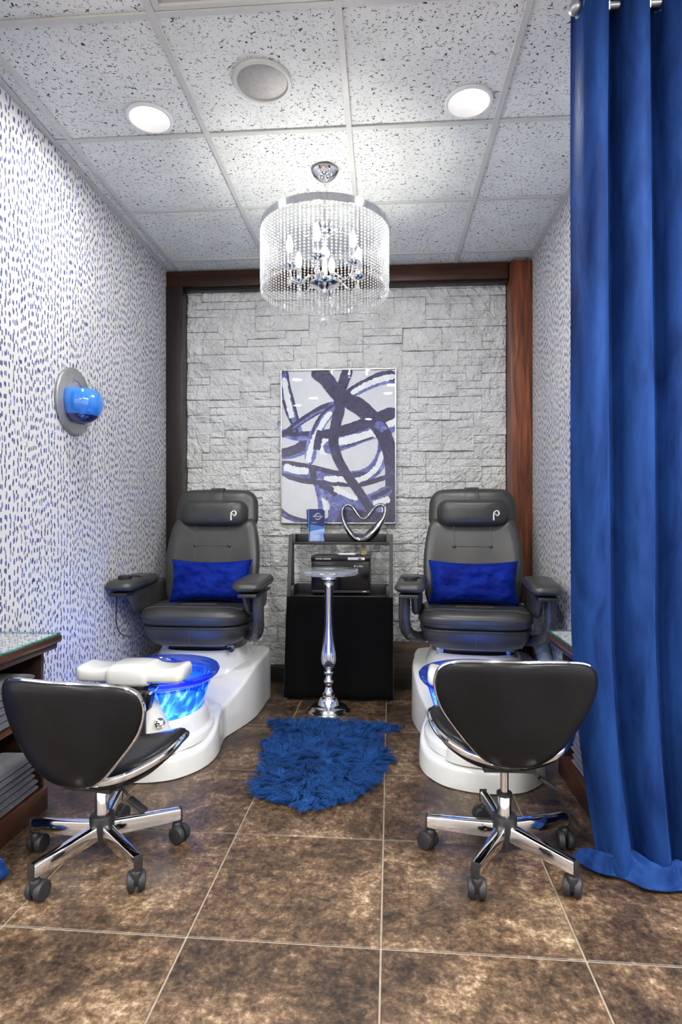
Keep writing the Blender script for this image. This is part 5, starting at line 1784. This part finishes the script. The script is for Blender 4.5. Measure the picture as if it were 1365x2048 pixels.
# ================================================================== wall bowls, cabinets, hose
def build_wall_bowl():
    """round wall plate with a half-dome acrylic bowl; built facing +x"""
    t = thing('wall_fishbowl', 'clear half-dome wall bowl of blue water on a round grey plate, left wall', 'wall bowl', (XL + 0.001, 2.668, 1.636))
    R = Matrix.Rotation(pi / 2, 4, 'Y')
    MB().lathe([(0.152, 0.0), (0.156, 0.004), (0.156, 0.012), (0.150, 0.016), (0.0, 0.016)], 56, M=R, cap=False).obj('plate', 'brushed_metal', t, 35)
    MB().tube([(0.0175, 0.062 * cos(a), 0.040 + 0.062 * sin(a)) for a in [pi * (0.08 + 0.84 * k / 20) for k in range(21)]], 0.003, 8).obj('opening_rim', 'chrome', t)

    def dome(rx, ry, rz, zlo, zhi, zc=-0.008, x0=0.016):
        # half ellipsoid, clipped in z between zlo and zhi
        rings = []
        nz = 18
        for j in range(nz + 1):
            z = zlo + (zhi - zlo) * j / nz
            f = sqrt(max(0.0, 1 - ((z - zc) / rz) ** 2))
            rings.append([(x0 + rx * f * sin(pi * k / 24), -ry * f * cos(pi * k / 24), z) for k in range(25)])
        return rings
    MB().loft(dome(0.128, 0.115, 0.105, -0.105, 0.076), False, False).obj('bowl', 'acrylic', t, 60)
    MB().loft(dome(0.120, 0.107, 0.098, -0.085, 0.050, x0=0.018), True, True).obj('water', 'fish_water', t, 60)
    MB().loft(dome(0.122, 0.109, 0.100, -0.1, -0.068, x0=0.018), True, True).obj('gravel', 'gravel', t, 60)
    for px, py, h in ((0.10, 0.02, 0.075), (0.085, -0.05, 0.09), (0.06, 0.07, 0.055)):
        mb = MB()
        for k in range(9):
            zz = -0.066 + h * (k + 0.5) / 9
            for s in range(5):
                a = s * 2 * pi / 5 + k * 0.7
                L = 0.017 * (1 - 0.45 * k / 9)
                mb.add([(px, py, zz - 0.004), (px + L * cos(a) * 0.5, py + L * sin(a) * 0.5 + 0.003, zz + 0.004), (px + L * cos(a), py + L * sin(a), zz + 0.010), (px + L * cos(a) * 0.5, py + L * sin(a) * 0.5 - 0.003, zz + 0.002)], [(0, 1, 2, 3)])
        mb.tube([(px, py, -0.07), (px, py, -0.066 + h)], 0.0018, 5)
        mb.obj('plant', 'plant_white', t, 0, fix=False)
    t['group'] = 'wall bowls'
    r = dup(t, 'wall bowl on the right wall, all but hidden behind the blue curtain', (XR - 0.001, 2.555, 1.625), pi)
    return t


def build_cabinet(left):
    """shallow open shelf unit against a side wall with a glass top; local x runs out from the wall"""
    s = 1 if left else -1
    xw = XL if left else XR
    y1, y0 = (2.165, 1.80) if left else (2.62, 2.02)
    dep = 0.232 if left else 0.235
    t = thing('wall_shelf_unit', 'dark wooden glass-topped shelf unit %s' % ('of grey towels at the left edge' if left else 'half hidden behind the blue curtain'), 'shelf unit', (xw + s * 0.002, 0, 0), 0, 'wall shelf units')
    X = lambda a, b: (min(s * a, s * b), max(s * a, s * b))
    zt = 0.654 if left else 0.605
    top = MB().box(*X(0, dep), y0, y1, zt - 0.028, zt, 0.008).obj('top', 'wood_cabinet', t, 40)
    MB().box(*X(0.0, dep - 0.012), y0, y1 - 0.012, zt - 0.05, zt - 0.0285, 0.004).obj('top_moulding', 'wood_cabinet_dark', top, 40)
    MB().box(*X(0.0, dep - 0.008), y0, y1 - 0.010, zt + 0.0002, zt + 0.0008).obj('pattern_inset', 'wallpaper_flat', top, 0)  # thin sheet under the glass, repeating the wall's dash pattern
    gl = MB().box(*X(0.0, dep - 0.006), y0, y1 - 0.008, zt + 0.001, zt + 0.0075).obj('glass_top', 'pane', t, 0)
    MB().box(*X(dep - 0.006, dep - 0.003), y0, y1 - 0.005, zt + 0.0005, zt + 0.0075).obj('glass_edge', 'glass_edge', gl, 0)
    MB().box(*X(0.0, dep - 0.006), y1 - 0.008, y1 - 0.005, zt + 0.0005, zt + 0.0075).obj('glass_edge', 'glass_edge', gl, 0)
    pd = dep - 0.062
    MB().box(*X(0.0, pd), y1 - 0.036, y1 - 0.018, 0.0, zt - 0.05, 0.002).obj('side_panel', 'wood_cabinet_dark', t, 30)
    MB().box(*X(0.0, pd), y0 + 0.001, y0 + 0.018, 0.0, zt - 0.05, 0.002).obj('side_panel', 'wood_cabinet_dark', t, 30)
    MB().box(*X(0.0, 0.008), y0 + 0.018, y1 - 0.036, 0.0, zt - 0.05).obj('back_panel', 'wood_cabinet_dark', t, 0)
    MB().box(*X(0.008, pd), y0 + 0.018, y1 - 0.036, 0.352, 0.37, 0.002).obj('shelf', 'wood_cabinet', t, 30)
    b = MB().box(*X(0.008, pd), y0 + 0.018, y1 - 0.036, 0.062, 0.08, 0.002).obj('bottom_shelf', 'wood_cabinet', t, 30)
    MB().box(*X(pd + 0.0005, pd + 0.016), y0 + 0.001, y1 - 0.018, 0.0, 0.085, 0.003).obj('toe_board', 'wood_cabinet', t, 30)
    # folded towels
    stacks = ([(0.3705, 3, y0 + 0.18, 0.27, 'left upper shelf'), (0.0805, 3, y0 + 0.18, 0.28, 'left bottom shelf')] if left else
              [(0.0805, 3, y1 - 0.25, 0.30, 'right bottom shelf'), (0.3705, 3, y1 - 0.25, 0.30, 'right upper shelf')])
    order = {3: ['lowest of the three', 'middle one of the three', 'topmost of the three'], 4: ['lowest of the four', 'second from the bottom of four', 'third from the bottom of four', 'topmost of the four']}
    rr = random.Random(11 if left else 12)
    for z0, n, yc, ly, where in stacks:
        z = z0
        for k in range(n):
            h = rr.uniform(0.044, 0.056)
            hx = 0.077 + rr.uniform(-0.004, 0.0)
            hy = ly / 2 + rr.uniform(-0.015, 0.0)
            tw = thing('folded_towel', 'grey folded towel, %s, %s' % (order[n][k], where), 'towel', (xw + s * (0.090 + rr.uniform(-0.002, 0.002)), yc + rr.uniform(-0.008, 0.008), z), 0, 'folded towels on the wall units')
            # two folds, each a soft slab with a rounded front
            hh = h / 2
            for f in range(2):
                secs = []
                for q in range(13):
                    yy = -hy + 2 * hy * q / 12
                    wv = 0.002 * noise.noise(Vector((yy * 14, k, f)))
                    e = 1 - 0.25 * max(0, abs(yy) / hy - 0.9) * 10
                    secs.append([(s * (hx * (abs(cos(a)) ** 0.5) * (1 if cos(a) > 0 else -1)) * (1 - 0.03 * f), yy, f * hh + hh / 2 + wv * (1 if f else 0) + (hh / 2 - 0.0003) * e * (abs(sin(a)) ** 0.7) * (1 if sin(a) > 0 else -1)) for a in [2 * pi * m_ / 20 for m_ in range(20)]])
                MB().loft(secs, True, True).obj('fold', 'towel', tw, 60)
            z += h + 0.002
    return t


def build_hose():
    t = thing('vent_hose', 'pale blue ribbed vent hose behind the right pedicure chair', 'hose', (0, 0, 0))
    path = catmull([(0.835, 3.72, 0.53), (0.868, 3.60, 0.47), (0.892, 3.44, 0.37), (0.897, 3.32, 0.25), (0.897, 3.24, 0.12), (0.897, 3.22, 0.002)], 16)
    MB().tube(path, [0.040 + 0.0028 * sin(i * 2.1) for i in range(len(path))], 20).obj('duct', 'hose_blue', t, 70)
    MB().tube([path[0] + (path[0] - path[1]) * 0.0, path[1]], 0.044, 20).obj('cuff', 'cream_plastic', t, 50)
    # floor cord behind the shelf stand
    o = MB().tube(catmull([(-0.90, 3.88, 0.10), (-0.78, 3.885, 0.085), (-0.68, 3.882, 0.088), (-0.62, 3.876, 0.115), (-0.55, 3.85, 0.17), (-0.45, 3.80, 0.25), (-0.40, 3.80, 0.4), (-0.38, 3.86, 0.585)], 8), 0.0045, 8).obj('power_cord', 'cord_black', smooth=60)
    tag(o, 'thin black power cord sagging along the skirting beside the shelf stand', 'cord')


# ================================================================== assemble
build_room()
build_ceiling_fixtures()
chair = build_spa_chair()
chair2 = dup(chair, 'black leather pedicure chair on the right, its white foot spa behind the stool', (0.53, 3.6, 0), radians(-6))
add_arm_tube(chair2, -1)
build_curtains()
build_stool('black leather rolling stool with chrome trim on the left, beside the towel shelves', (-0.900, 1.84, 0), radians(-9), 31, -0.048, 0.238)
build_stool('black leather rolling stool with chrome trim on the right, beside the blue curtain', (0.386, 1.926, 0), radians(1), 24, 0.013, 0.212)
build_chandelier()
build_picture()
build_shelf()
build_pedestal_table()
build_rug()
for lab, loc, rz, hw, sd, tilt in (('royal blue velvet cushion on the left pedicure chair', (-1.0, 3.375, 0.726), radians(2), 0.236, 1.0, -14), ('royal blue velvet cushion on the right pedicure chair', (0.503, 3.38, 0.726), radians(-6), 0.248, 6.0, -14)):
    p = pillow('cushion', lab, hw, 0.126, 0.072, sd)
    p.location = loc
    p.rotation_euler = (radians(tilt), 0, rz)
    p['group'] = 'velvet cushions on the pedicure chairs'
build_wall_bowl()
build_cabinet(True)
build_cabinet(False)
build_hose()
